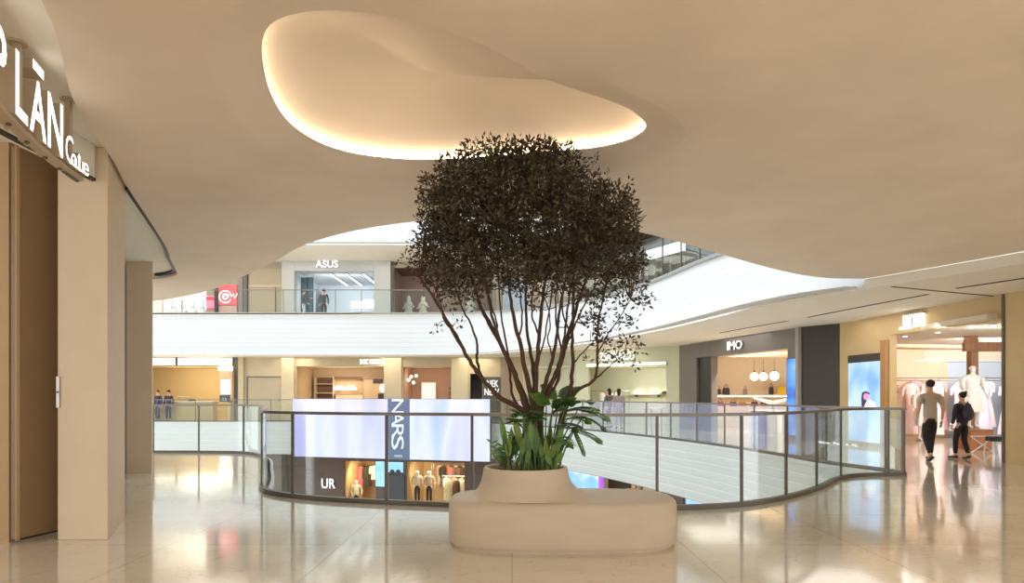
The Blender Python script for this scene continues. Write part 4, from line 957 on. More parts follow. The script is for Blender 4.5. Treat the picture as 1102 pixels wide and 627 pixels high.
t = thing('notice_panel', W_grey.pt(s_(742), 0, .02), 'small dark framed notice low on the grey shop front', 'notice')
mb = MB(); W.box(mb, s_(737), s_(747), .45, 1.0, .01, .03); mb.build('board', M_charcoal, t)
mb = MB(); W.box(mb, s_(738), s_(741.4), .52, .93, .03, .04); W.box(mb, s_(742.4), s_(746), .52, .93, .03, .04); mb.build('sheet', M_grey, t)
facade('wall_grey_return', W_ret, M_charcoal, 0, ZR, [])

# ================================================================ tan shop
W = W_tan; s_ = W.s_at
oT = (s_(957.5), s_(1078)); zT = W.z_at(1018, 352)
facade('wall_tan', W, M_tan if False else mat('tan stone', S(206, 178, 130), .55, noise=.05, nscale=1.5), 0, ZR, [(oT[0], oT[1], 0, zT)], .2, s1=W.len)
facade('wall_tan_near', W_tan2, mat('tan stone', (0, 0, 0)), 0, ZR, [], .2)
mb = MB(); mb.box(9.9, 18, 22.6, 22.75, 0, 2.54); mb.box(9.9, 18, 22.4, 22.75, 2.54, 3.4, mi=1); mb.box(9.95, 18, 14.3, 22.6, zT + .02, zT + .14, mi=1); mb.box(17.9, 18, 14, 22.6, 0, 3.4)
struct(mb.build('wall_tan_shop', [mat('cool pale wall', S(186, 196, 208), .6), mat('tan soffit', S(218, 204, 184), .7)]))
for q, e_, d_ in (((11.6, 15.6, 2.85), 28, (.25, .9, -.45)), ((13.4, 18.9, 2.9), 80, (.1, .9, -.5)), ((14.8, 19.6, 2.9), 60, (.1, .95, -.35)), ((10.6, 15.4, 2.9), 16, (.5, .8, -.5))):
    o = area('tan_shop_fill_light', q, 2.0, e_, (1, .98, .95), sy=.3); o.rotation_euler = Vector(d_).to_track_quat('-Z', 'Y').to_euler()  # added area fills, aimed inward to brighten the tan shop
t = thing('linear_wall_light', (12.8, 22.35, 2.5), 'thin bright line of light across the back wall of the tan shop', 'strip light')
mb = MB(); mb.box(11.4, 16.8, 22.33, 22.59, 2.53, 2.54); mb.build('housing', M_steel, t); mb = MB(); mb.box(11.4, 16.8, 22.40, 22.45, 2.52, 2.53); mb.build('diffuser', mat('dim line light', (1, 1, 1), emit=1.6, ecol=(1, .98, .94)), t)
# lit screen in its frame
sc = panel_screen('display_screen', W, s_(915), s_(950), .12, W.z_at(932, 389.5), screen_mat('ice blue display', [(.3, S(120, 168, 240)), (.5, S(176, 208, 252)), (.68, S(210, 226, 252))], 1.1, (.7, .7, .5), 1.6), 'tall ice blue screen showing a pink faced figure beside the tan shop doorway', d=.0, th=.05, fm=mat('tan stone', (0, 0, 0)))
mb = MB(); W.box(mb, s_(914.6), s_(950.3), W.z_at(932, 389.3), W.z_at(932, 381), .0, .062); mb.build('header', M_charcoal, sc)
mb = MB(); W.box(mb, s_(951), s_(956.5), 0, W.z_at(953, 366), .0, .10); mb.build('side_post', mat('oak post', S(176, 128, 74), .5), sc)
mb = MB(); sm = s_(934)
def fl_(mbx, a, b_, y0, y1, d): W.box(mbx, s_(a), s_(b_), W.z_at(934, y1), W.z_at(934, y0), d, d + .003)
def blob(c, w, h, n=14):
    mb_ = MB(); pts = [(c[0] + w * math.cos(2 * PI * k / n), c[1] + h * math.sin(2 * PI * k / n)) for k in range(n)]; return pts
def wpoly(mbx, pts, d): # pts px
    P_ = [W.pt(s_(x), W.z_at(934, y), d) for x, y in pts]; mbx.add(P_, [tuple(range(len(P_)))])
mb = MB(); wpoly(mb, [(929.5, 441), (929, 428), (930, 422), (934, 420.5), (939, 423), (936, 425), (934.5, 432), (931, 440)], .0590); dsp = [c for c in sc.children if c.name.startswith('display')][0]; mb.build('picture_hair', mat('picture dark', S(60, 50, 80), .5, emit=.5, ecol=S(60, 50, 80)), dsp, fix=False)
mb = MB(); wpoly(mb, blob((934.3, 426.5), 3.0, 3.6), .0594); mb.build('picture_face', mat('picture pink', S(236, 130, 170), .5, emit=.8, ecol=S(236, 130, 170)), dsp, fix=False)
mb = MB(); wpoly(mb, [(931, 441), (934, 433), (939, 430), (944, 433), (946, 441)], .0585); mb.build('picture_coat', mat('picture white', S(236, 236, 240), .5, emit=.9, ecol=S(236, 236, 240)), dsp, fix=False)
t = thing('shop_sign', W.pt(s_(985), W.z_at(985, 352), .05), 'small glowing white box sign with a grey character above the tan shop', 'sign')
mb = MB(); a, b_, z0, z1 = W.rect(975.5, 996.5, 338.5, 351.5); W.box(mb, a, b_, z0, z1, .02, .10); W.box(mb, s_(971.5), s_(982), W.z_at(977, 353.8), W.z_at(977, 351.3), .02, .10); mb.build('light_box', mat('sign box glow', (1, 1, 1), emit=1.3, ecol=(1, .98, .92)), t)
mb = MB(); c0 = s_(985.5); zc = W.z_at(985, 345); h = (z1 - z0) * .33; w_ = (b_ - a) * .14
for q in ((c0 - .02, c0 + .02, zc - h, zc + h), (c0, c0 + w_, zc + h * .35, zc + h * .55), (c0 - w_ * .7, c0, zc - h * .2, zc), (c0 - w_ * 1.6, c0 - w_ * .8, zc - h, zc - h * .7), (c0 - w_ * .2, c0 + w_ * 1.1, zc - h, zc - h * .75)): W.box(mb, *q, .10, .105)
mb.build('lettering', mat('grey lettering', S(150, 150, 148), .6), t)
mb = MB(); W.box(mb, a - .02, b_ + .02, z1, z1 + .03, .0, .11); mb.build('cap', M_steel, t)
for i, (px, py) in enumerate(((974, 361.5), (1009, 357.5), (1046, 352), (1069, 349))):
    p = at(px, py, (15.2, 15.6, 15.2, 15.0)[i]) ; p = Vector((max(p.x, 10.4), p.y, zT + .02)); Y = FPX * (zT + .0 - CAMZ) / (HY - py); p = Vector(((px - CX) / FPX * Y, Y, zT + .018))
    if p.x < W.pt(0, 0).x: p.x = 9.9
    t = thing('ceiling_spot', p, 'small bright ceiling spot inside the tan shop, %s from the ice blue screen' % ORD[i], 'ceiling light')
    mb = MB(); mb.lathe([(.07, 0), (.075, -.02), (.055, -.03)], 14, p); mb.build('ring', M_white, t); mb = MB(); mb.lathe([(.05, -.022), (.05, -.034)], 14, p); mb.build('lamp', M_glowW, t)
# dresses along the back wall
pinks = [(236, 190, 190), (240, 206, 200), (232, 178, 184), (244, 226, 222), (238, 200, 206), (226, 214, 222), (246, 238, 236), (214, 206, 224), (240, 226, 230), (222, 210, 226), (244, 236, 232), (232, 222, 232), (246, 240, 238), (226, 218, 230)]
nmz = ['salmon pink', 'peach pink', 'rose pink', 'ivory', 'blush pink', 'pale lilac', 'white', 'lavender', 'shell pink', 'mauve white', 'cream', 'pearl', 'chalk white', 'dove lilac']
for i in range(14):
    X = 12.2 + i * .385; k = i % 3
    garment('dress', (X, 22.0 - (i % 2) * .42, 1.88 - (i % 2) * .10 - (1.62, 1.6, 1.5)[k]), .46, (1.62, 1.6, 1.5)[k], cloth(*pinks[i]), '%s dress in the tan shop, %s in the row from the screen' % (nmz[i], ORD[i]), 'dresses on the back rail of the tan shop', rot=0)
clothes_rail((14.78, 22.0, 0), 0, 6.1, 1.955, 'long steel rail of dresses along the tan shop back wall')
clothes_rail((14.78, 21.58, 0), 0, 6.1, 1.855, 'second long steel rail of dresses, just in front of the back wall one')
mannequin((12.55, 20.9, 0), PI, cloth(244, 226, 222), 'white headed mannequin in a pale pink dress beside the tan shop screen')
mannequin((12.0, 17.8, .52), PI, cloth(246, 242, 240), 'tall mannequin in a white ruffled dress on a wooden plinth', h=1.68)
t = thing('display_plinth', (12.0, 17.8, 0), 'orange brown wooden plinth under the white dressed mannequin', 'plinth')
mb = MB(); mb.box(11.72, 12.3, 17.45, 18.15, 0, .5); mb.build('block', mat('orange oak', S(176, 112, 66), .5, noise=.1, nscale=3), t, bevel=.015); mb = MB(); mb.box(11.7, 12.32, 17.43, 18.17, .5, .52); mb.build('top', mat('oak post', (0, 0, 0)), t)
t = thing('wooden_cross_frame', (12.55, 18.6, 0), 'tall brown wooden post with a thick cross beam in the tan shop', 'wooden post')
mo = mat('rough cross wood', S(160, 116, 84), .6, noise=.12, nscale=4, stretch=(4, 4, .5)); Yc = 18.6
xa, xb = (1042.5 - CX) / FPX * Yc, (1050.5 - CX) / FPX * Yc
mb = MB(); mb.box(xa, xb, Yc - .1, Yc + .1, 0, at(1046, 357, Yc).z); mb.build('post', mo, t, bevel=.01)
mb = MB(); mb.box((1032.5 - CX) / FPX * Yc, (1076 - CX) / FPX * Yc, Yc - .16, Yc - .1, at(1050, 378.5, Yc).z, at(1050, 368.5, Yc).z); mb.build('cross_beam', mo, t, bevel=.01)
mb = MB(); mb.box((1032.5 - CX) / FPX * Yc, (1043 - CX) / FPX * Yc, Yc - .22, Yc - .16, at(1050, 377, Yc).z, at(1050, 362.5, Yc).z); mb.build('end_block', mo, t, bevel=.01)
t = thing('stool', (12.0, 16.7, 0), 'small black stool with white legs at the tan shop doorway edge', 'stool')
p = Vector((at(1070, 480, 16.3).x, 16.3, 0))
mb = MB(); mb.box(p.x - .14, p.x + .14, p.y - .14, p.y + .14, .30, .42); mb.build('seat', M_black, t, bevel=.03)
for sx_ in (-1, 1):
    for sy_ in (-1, 1):
        mb = MB(); mb.tube([(p.x + sx_ * .11, p.y + sy_ * .11, .3), (p.x + sx_ * .15, p.y + sy_ * .15, 0)], .014, 6); mb.build('leg', M_white, t)
t = thing('folding_stand', (11.6, 16.4, 0), 'low white folding stand between the plinth and the black stool', 'stand')
p = Vector((at(1058, 480, 16.5).x, 16.5, 0))
for k, (dx, dz) in enumerate(((.28, .4), (-.28, .4))):
    mb = MB(); mb.tube([(p.x - dx, p.y + .03 * k, 0.012), (p.x + dx, p.y + .03 * k, dz)], .014, 6); mb.build('leg', M_white, t)
mb = MB(); mb.tube([(p.x - .3, p.y, .405), (p.x + .3, p.y + .03, .405)], .016, 6); mb.build('top_bar', M_white, t)
mb = MB(); W.box(mb, s_(1079), s_(1081.5), 0, ZR - .004, .0, .03); struct(mb.build('trim_tan_joint', M_dark))
# ================================================================ glass rails
def rail(name, label, path, z0, posts, H=1.18, ends=(True, True), zs=.06, group=None, post_w=.032, decal=None):
    """path: dense plan polyline; posts: arc lengths. Base channel, handrail, posts, one pane between each two posts."""
    path = resample([Vector((p.x, p.y, 0)) for p in path], .12)
    cum = [0]
    for a, b_ in zip(path[:-1], path[1:]): cum.append(cum[-1] + (b_ - a).length)
    def pos(d):
        for i in range(len(path) - 1):
            if cum[i + 1] >= d - 1e-9:
                f = (d - cum[i]) / max(cum[i + 1] - cum[i], 1e-9); return path[i].lerp(path[i + 1], max(0, min(1, f))), (path[i + 1] - path[i]).normalized()
        return path[-1], (path[-1] - path[-2]).normalized()
    t = thing(name, (path[0].x, path[0].y, z0), label, 'railing', group)
    def sweep(pts, w, za, zb):
        ns = normals2(pts); mb = MB()
        rows = [[(p.x + n.x * sx_, p.y + n.y * sx_, z0 + z) for sx_, z in ((-w, za), (w, za), (w, zb), (-w, zb))] for p, n in zip(pts, ns)]
        mb.grid(rows, True, 0, True); return mb
    sweep(path, .035, 0.002, zs).build('base_channel', M_dark, t)
    sweep(path, .033, H - .04, H).build('handrail', M_rail, t)
    for d in posts:
        p, u = pos(d); n = Vector((-u.y, u.x, 0)); M_ = Matrix(((u.x, n.x, 0, p.x), (u.y, n.y, 0, p.y), (0, 0, 1, z0), (0, 0, 0, 1)))
        mb = MB(); mb.box(-post_w / 2, post_w / 2, -.015, .015, .01, H - .03, M_); mb.build('post', M_dark, t)
    cuts = sorted(set([0.0] + [d for d in posts if .05 < d < cum[-1] - .05] + [cum[-1]]))
    for a, b_ in zip(cuts[:-1], cuts[1:]):
        k = max(2, int((b_ - a) / .12)); pts = [pos(a + .03 + (b_ - a - .06) * i / k)[0] for i in range(k + 1)]
        mb = sweep(pts, .006, zs * .6, H - .045); mb.build('glass_pane', M_glass, t, smooth=True)
    return t, pos, cum[-1]
def arcs_for(path, pxs):
    path = resample([Vector((p.x, p.y, 0)) for p in path], .12); cum = 0; out = {}
    for a, b_ in zip(path[:-1], path[1:]):
        xa = CX + FPX * a.x / a.y; xb = CX + FPX * b_.x / b_.y
        for q in pxs:
            if q not in out and min(xa, xb) <= q <= max(xa, xb) and xa != xb: out[q] = cum + (b_ - a).length * (q - xa) / (xb - xa)
        cum += (b_ - a).length
    return [out[q] for q in pxs if q in out], cum
inset = lambda pts, d: [p + n * d for p, n in zip(pts, normals2(pts))]
# near rail round the void
near_path = inset(eN, -.09)
ps, Lr = arcs_for(near_path, [315, 416, 508, 603, 707, 798, 846, 879, 905])
rail('glass_railing', 'curved glass railing with bronze handrail sweeping behind the planter bench', near_path, 0, [.04] + ps + [Lr - .32, Lr - .03])
left_path = inset(eL, -.09)
ps, Ll = arcs_for(left_path, [141, 165, 214, 262])
rail('glass_railing', 'glass railing at the far left of the void beyond the stone columns', left_path, 0, ps + [Ll - 2.6], zs=.06)
right_path = inset(eR, -.09)[1:]
d0 = [.5 + 1.55 * k for k in range(40)]
ir = [i for i, p in enumerate(right_path) if p.x < -1.2][0]
rp = right_path[:ir]; Lq = sum((b_ - a).length for a, b_ in zip(rp[:-1], rp[1:]))
rail('glass_railing', 'long glass railing along the gallery before the sage, grey and tan shops', rp, 0, [.05] + [d for d in d0 if d < Lq - .3] + [Lq - .05], zs=.06)
fp = right_path[ir:]; Lf = sum((b_ - a).length for a, b_ in zip(fp[:-1], fp[1:]))
rail('glass_railing', 'far glass railing in front of the yellow café and far shops', fp, 0, [d for d in [.1 + 2.0 * k for k in range(30)] if d < Lf - .3] + [Lf - .05], zs=.06)
up = inset(tU, .12)
iu = [i for i, p in enumerate(up) if p.x > -1.0][0]
q1 = up[:iu + 1]; L1 = sum((b_ - a).length for a, b_ in zip(q1[:-1], q1[1:]))
ps, _ = arcs_for(q1, [175, 196, 256, 305, 361, 389, 444, 470, 500]); rail('glass_railing', 'upper glass railing above the straight white fascia', q1, ZU + .03, ps + [L1 - .05], H=1.25, zs=.03)
q2 = up[iu:]; L2 = sum((b_ - a).length for a, b_ in zip(q2[:-1], q2[1:]))
ps, _ = arcs_for(q2, [600, 640, 670, 692, 713, 733, 753, 775, 800]); rail('glass_railing', 'upper glass railing above the sloping white fascia beyond the tree', q2, ZU + .03, [.05] + ps + [L2 - .05], H=1.55, zs=.03, post_w=.06)
# white decal seen low on the side gallery glass
p = at(899.5, 479, 13.0)
t = thing('glass_decal', p, 'short line of small white lettering low on the railing glass near the ice blue screen', 'decal')
mb = MB(); dv = (Vector((6.84, 12.2, 0)) - Vector((6.42, 13.9, 0))).normalized(); n_ = Vector((dv.y, -dv.x, 0))
best = min(range(len(rp)), key=lambda i: abs((CX + FPX * rp[i].x / rp[i].y) - 900)); q = rp[best]
tv = (rp[best - 1] - rp[best + 1]).normalized(); tv = Vector((tv.x, tv.y, 0)); nv = Vector((tv.y, -tv.x, 0)); 
if nv.dot(Vector((-q.x, -q.y, 0))) < 0: nv = -nv
put_text(mb, 'Maison  Mod  A  ML', .055, Vector((q.x, q.y, CAMZ - (478.5 - HY) / FPX * q.y)) + nv * .014, tv, nv, .001, fit=1.15)
mb.build('lettering', [mat('white decal', (1, 1, 1), .5, emit=.7)] * 2, t)

# ================================================================ planter bench
M_stone = mat('sand stone bench', S(204, 188, 164), .6, noise=.06, nscale=3.5, bump=.05, bscale=50, stretch=(.6, .6, 2.2))
pb = thing('planter_bench', (.475, 6.55, 0), 'rounded sand coloured stone bench with a raised round planter collar', 'planter bench')
NS = 72
def outline(k, z):
    r = []
    for i in range(NS):
        a = 2 * PI * i / NS; c, s = math.cos(a), math.sin(a); e = 2 / 2.9
        r.append((.478 + 1.075 * k * abs(c) ** e * (1 if c > 0 else -1), 6.56 + .565 * (1 - (1 - k) * 1.9) * abs(s) ** e * (1 if s > 0 else -1), z))
    return r
def circ(cx, cy, rx, ry, z): return [(cx + rx * math.cos(2 * PI * i / NS), cy + ry * math.sin(2 * PI * i / NS), z) for i in range(NS)]
rows = [outline(.962, .0), outline(.962, .024), outline(.988, .028), outline(1.0, .055), outline(1.004, .2), outline(1.0, .375), outline(.992, .41), outline(.975, .43), outline(.945, .44)]
fb = circ(.20, 6.54, .62, .50, .446)
for f in (.4, .75): rows.append([tuple(Vector(a).lerp(Vector(b_), f)) for a, b_ in zip(outline(.945, .44), fb)])
rows += [fb, circ(.165, 6.52, .535, .465, .472), circ(.145, 6.51, .475, .435, .515), circ(.135, 6.5, .432, .41, .575), circ(.13, 6.5, .41, .40, .64), circ(.13, 6.5, .402, .395, .70), circ(.13, 6.5, .39, .385, .722), circ(.13, 6.5, .368, .362, .722), circ(.13, 6.5, .355, .35, .71), circ(.13, 6.5, .35, .345, .60)]
mb = MB(); mb.grid(rows, True); mb.add(rows[0], [tuple(range(NS))]); mb.build('stone_body', M_stone, pb, smooth=True)
mb = MB(); rnd = random.Random(3); rr = []
for k in range(7):
    r = .349 * (k + .001) / 6; rr.append([(.13 + r * math.cos(2 * PI * i / 24), 6.5 + r * math.sin(2 * PI * i / 24), .655 + rnd.random() * .025) for i in range(24)])
mb.grid(rr, True); mb.build('soil', mat('dark soil', S(58, 44, 32), .95, bump=.5, bscale=60), pb)
SOIL = .66

# ================================================================ tree
M_bark = mat('red brown bark', S(84, 60, 44), .8, noise=.2, nscale=14, bump=.3, bscale=50, stretch=(3, 3, .7))
M_leafA = mat('dark bronze leaf', S(58, 48, 30), .45, noise=.25, nscale=5)
M_leafB = mat('olive leaf', S(76, 70, 40), .45, noise=.25, nscale=5)
tree = thing('multi_stem_tree', (.13, 6.5, SOIL), 'tall multi-stemmed tree with a dense dark crown rising from the planter', 'tree')
TY = 6.5
def tp(px, py, dy=0): 
    p = at(px, py, TY); k = (TY + dy) / TY; return Vector((p.x * k, TY + dy, CAMZ + (p.z - CAMZ) * k))
stems = [   # (points px,py,dy), base radius, tip radius
    ([(564, 512, -.02), (567, 478, -.02), (570, 448, -.02), (556, 437, -.03), (540, 429, -.06), (522, 411, -.10), (508, 392, -.13), (496, 371, -.16), (484, 350, -.18), (468, 322, -.2), (452, 298, -.2)], .042, .010),
    ([(518, 407, -.1), (513, 385, -.04), (514, 372, 0), (508, 352, .04), (497, 330, .08), (488, 305, .1)], .018, .007),
    ([(566, 512, .02), (570, 470, .02), (568, 440, .03), (556, 408, .05), (545, 382, .08), (532, 358, .12), (519, 334, .16), (508, 300, .2), (498, 262, .22)], .044, .010),
    ([(566, 440, 0), (552, 400, -.06), (540, 372, -.1), (531, 345, -.14), (524, 312, -.18), (517, 276, -.2)], .026, .009),
    ([(568, 512, 0), (572, 470, 0), (573, 436, 0), (566, 402, -.02), (560, 372, -.04), (552, 338, -.06), (547, 300, -.08), (544, 250, -.08)], .044, .010),
    ([(574, 450, .02), (575, 412, .06), (571, 380, .1), (567, 350, .14), (566, 310, .18), (569, 256, .2)], .028, .009),
    ([(572, 512, -.01), (577, 470, -.01), (577, 438, 0), (577, 402, 0), (580, 366, -.02), (583, 330, -.04), (588, 290, -.05), (592, 240, -.05)], .042, .010),
    ([(578, 440, 0), (588, 410, -.06), (595, 384, -.1), (600, 352, -.15), (605, 318, -.18), (612, 276, -.2)], .028, .009),
    ([(575, 512, .02), (581, 470, .02), (583, 438, .03), (594, 411, .05), (604, 388, .08), (612, 358, .11), (622, 326, .14), (634, 290, .16), (644, 250, .16)], .042, .010),
    ([(600, 398, .07), (606, 372, .0), (609, 346, -.05), (614, 312, -.1), (624, 270, -.12)], .018, .007),
    ([(590, 512, .05), (597, 480, .06), (604, 452, .06), (612, 430, .05), (616, 398, .03), (616, 366, .02), (617, 330, 0), (616, 290, 0), (618, 244, 0)], .034, .010),
    ([(609, 437, .05), (622, 420, .02), (640, 408, -.02), (643, 388, -.04), (643, 356, -.05), (648, 325, -.06), (656, 290, -.06)], .022, .007),
    ([(640, 408, -.02), (652, 398, -.06), (662, 388, -.08), (672, 380, -.1)], .012, .004),
    ([(560, 440, .05), (552, 426, .12), (549, 404, .2), (545, 370, .28), (538, 330, .34), (536, 280, .36)], .018, .007),
    ([(588, 424, .05), (598, 414, .14), (604, 380, .22), (598, 340, .3), (600, 290, .34)], .018, .007),
    ([(586, 432, 0), (602, 408, -.1), (603, 384, -.16), (606, 372, -.2)], .010, .005),
    ([(616, 392, .03), (630, 376, .0), (642, 364, -.02)], .010, .005),
    ([(487, 355, -.18), (478, 345, -.1), (474, 326, -.06), (466, 305, -.04)], .011, .005),
    ([(501, 381, -.14), (492, 360, -.2), (478, 340, -.26), (470, 320, -.3)], .011, .005),
    ([(536, 366, .1), (534, 345, .2), (526, 318, .26), (522, 290, .3)], .012, .006),
    ([(548, 388, .08), (538, 372, .16), (530, 350, .24), (512, 322, .3)], .012, .006),
    ([(558, 366, -.04), (562, 345, -.1), (560, 318, -.14), (556, 285, -.16)], .012, .006),
    ([(573, 396, .08), (584, 372, .16), (590, 340, .22), (596, 305, .26)], .012, .006),
    ([(580, 360, -.02), (573, 340, -.12), (574, 312, -.2), (580, 280, -.24)], .012, .006),
    ([(608, 376, .1), (618, 352, .16), (632, 322, .2), (648, 296, .22)], .013, .006),
    ([(612, 356, .11), (606, 336, .05), (606, 306, .02), (604, 276, .02)], .011, .006),
    ([(643, 380, -.04), (654, 360, -.1), (668, 340, -.14), (678, 322, -.16)], .009, .004),
    ([(595, 384, -.1), (590, 366, -.18), (592, 344, -.24), (586, 318, -.28)], .010, .005),
]
lines = []
rnd = random.Random(11)
for pts, r0, r1 in stems:
    P_ = smooth_path([tp(*q) for q in pts], 5)
    P_ = [p + Vector((rnd.uniform(-1, 1), rnd.uniform(-1, 1), 0)) * .006 for p in P_]
    for p in P_: p.z = max(p.z, .686)
    r0 *= .86; n = len(P_); R_ = [r0 + (r1 - r0) * (i / (n - 1)) ** .8 for i in range(n)]
    lines.append((P_, R_)); mb = MB(); mb.tube(P_, R_, 9); mb.build('stem', M_bark, tree, smooth=True)
allp = [(p, r) for P_, R_ in lines for p, r in zip(P_[len(P_) // 3:], R_[len(P_) // 3:])]
# crown silhouette, left and right limits by image row, with local density
LIM = [(153, 520, 590, .9), (160, 500, 612, 1), (170, 482, 622, 1), (180, 470, 634, 1), (192, 460, 650, 1), (205, 455, 672, 1), (220, 455, 682, 1), (240, 456, 686, 1), (260, 452, 688, 1), (280, 444, 690, .85), (300, 440, 690, .55), (315, 446, 690, .36), (330, 470, 692, .14), (350, 618, 694, .085), (368, 622, 694, .06), (376, 632, 690, .018), (400, 640, 660, .0)]
def lim(y):
    for (y0, a0, b0, d0), (y1, a1, b1, d1) in zip(LIM[:-1], LIM[1:]):
        if y0 <= y <= y1:
            f = (y - y0) / (y1 - y0); return a0 + (a1 - a0) * f, b0 + (b1 - b0) * f, d0 + (d1 - d0) * f
    return None
twigs = MB(); leavesA = MB(); leavesB = MB()
def leaf(p, d, up, L_, W_, tgt):
    d = d.normalized(); s = d.cross(up)
    if s.length < 1e-3: s = d.cross(Vector((1, .3, 0)))
    s.normalize(); n = s.cross(d)
    a = p; b_ = p + d * L_ * .45 + s * W_ * .5 + n * W_ * .15; c = p + d * L_ - n * L_ * .12; e_ = p + d * L_ * .45 - s * W_ * .5 + n * W_ * .15; m_ = p + d * L_ * .5
    tgt.add([a, b_, c, e_, m_], [(0, 1, 4), (1, 2, 4), (2, 3, 4), (3, 0, 4)])
def rdir(): 
    while True:
        v = Vector((rnd.uniform(-1, 1), rnd.uniform(-1, 1), rnd.uniform(-1, 1)))
        if .1 < v.length < 1: return v.normalized()
made = 0
for it in range(5200):
    y = rnd.uniform(153, 400); l = lim(y)
    if not l: continue
    a, b_, dn = l
    x = rnd.uniform(a, b_)
    if 310 < y < 352 and 500 < x < 625: dn *= .25
    if 350 < y: dn *= 1.0 if x > 630 else 0
    if y > 285 and x < 470: dn *= .6
    if rnd.random() > dn * .62: continue
    u = (x - (a + b_) / 2) / ((b_ - a) / 2); top = min(1, (y - 145) / 55.0)
    dep = .82 * math.sqrt(max(0, 1 - u * u * .8)) * (.35 + .65 * top)
    if y > 340: dep = .3
    dy = rnd.uniform(-1, 1); dy = (abs(dy) ** .7) * (1 if dy > 0 else -1) * dep
    c = tp(x, y, dy)
    if c.z > 3.5 and c.y > 6.45: continue
    if c.z > 3.64 and c.y > 6.5 and y < 168 and rnd.random() < .3: continue
    # twig from the nearest stem point lying below
    best = None; bd = 9
    for p, r in allp:
        if p.z < c.z - .02:
            d = (p - c).length + .25 * abs(p.z - (c.z - .25))
            if d < bd: bd = d; best = (p, r)
    if best is None: continue
    if made % 2 == 0 and bd < 1.0:
        p, r = best; mid = p.lerp(c, .55) + Vector((0, 0, -.04)) + rdir() * .03
        twigs.tube([p, mid, c], [min(r * .7, .006), .004, .0022], 4)
    made += 1
    edge = abs(u) > .85 or y < 166
    for k in range(rnd.randint(7, 12) if y > 330 else rnd.randint(13, 20) if not edge else rnd.randint(8, 13)):
        o = rdir(); o.z *= .8; q = c + o * rnd.uniform(.015, .085)
        if q.z > 3.62 and q.y > 6.55: continue
        d = (o + Vector((0, 0, rnd.uniform(-.3, .7)))).normalized()
        leaf(q, d, rdir(), rnd.uniform(.038, .062), rnd.uniform(.018, .028), leavesA if rnd.random() < .62 else leavesB)
# little sprays standing out of the crown
for x, y in ((500, 160), (508, 154), (536, 152), (541, 157), (560, 158), (572, 156), (597, 158), (605, 160), (449, 207), (459, 192), (452, 218), (640, 172), (655, 190), (676, 198), (441, 262), (438, 276), (446, 288), (430, 282), (700, 320), (690, 300), (694, 330), (470, 353), (494, 348), (684, 268), (684, 394), (632, 388)):
    c = tp(x, y, rnd.uniform(-.25, .2))
    if c.z > 3.5 and c.y > 6.4: c = tp(x, y, -.25)
    best = min(allp, key=lambda pr: (pr[0] - c).length)
    if (best[0] - c).length < .75: twigs.tube([best[0], best[0].lerp(c, .6) + Vector((0, 0, .03)), c], [.005, .003, .002], 4)
    for k in range(11):
        o = rdir(); q = c + o * rnd.uniform(.01, .05); leaf(q, o, rdir(), rnd.uniform(.035, .055), .022, leavesA)
twigs.build('twigs', M_bark, tree, smooth=True, fix=False)
leavesA.build('foliage', M_leafA, tree, fix=False); leavesB.build('foliage', M_leafB, tree, fix=False)
# ================================================================ underplanting
M_ph = mat('glossy green leaf', S(92, 128, 58), .35, noise=.25, nscale=9); M_ph2 = mat('deep green leaf', S(66, 96, 46), .35, noise=.2, nscale=9); M_ph3 = mat('fresh green leaf', S(120, 140, 58), .4, noise=.2, nscale=9)
def blade(mb, base, tip, w, droop=.1, segs=6, side=None, shape=1.0):
    base, tip = Vector(base), Vector(tip); ax = tip - base; L_ = ax.length; d = ax.normalized()
    s = side or d.cross(Vector((0, -1, .2))); 
    if s.length < .05: s = Vector((1, 0, 0))
    s.normalize(); n = s.cross(d); rows = []
    for i in range(segs + 1):
        t = i / segs; ww = w * math.sin(PI * min(1, (.12 + .88 * t) ** shape)) * .5 + .001
        c = base + ax * t + n * 0 + Vector((0, 0, -droop * L_ * t * t)) + Vector((0, 0, droop * L_ * t))
        rows.append([c - s * ww + n * ww * .35, c, c + s * ww + n * ww * .35])
    mb.grid(rows)
def lobed(mb, base, d, size, nl=7, droop=.35):
    """a deeply cut leaf: finger lobes off a midrib"""
    d = d.normalized(); s = d.cross(Vector((0, 0, 1)))
    if s.length < .1: s = Vector((1, 0, 0))
    s.normalize(); n = s.cross(d)
    prev = base
    for k in range(nl):
        t = .12 + .8 * k / (nl - 1); c = base + d * size * t - Vector((0, 0, 1)) * size * droop * t * t
        ll = size * .55 * (1 - .45 * abs(t - .4))
        for sg in (-1, 1):
            tip = c + (s * sg * .92 + d * .55).normalized() * ll - Vector((0, 0, 1)) * ll * .22
            blade(mb, c, tip, size * .20, .12, 4, side=d * .9 - s * sg * .4)
    c = base + d * size * .85 - Vector((0, 0, 1)) * size * droop * .72; blade(mb, c, c + d * size * .34 - Vector((0, 0, size * .2)), size * .22, .1, 4)
    mb.tube([base, base + d * size * .5 - Vector((0, 0, size * droop * .25)), base + d * size * .95 - Vector((0, 0, size * droop * .9))], [.006, .005, .003], 5)
ph = thing('split_leaf_plant', tp(592, 512, .0) , 'large split-leaf plant with deeply cut drooping leaves at the tree foot', 'plant')
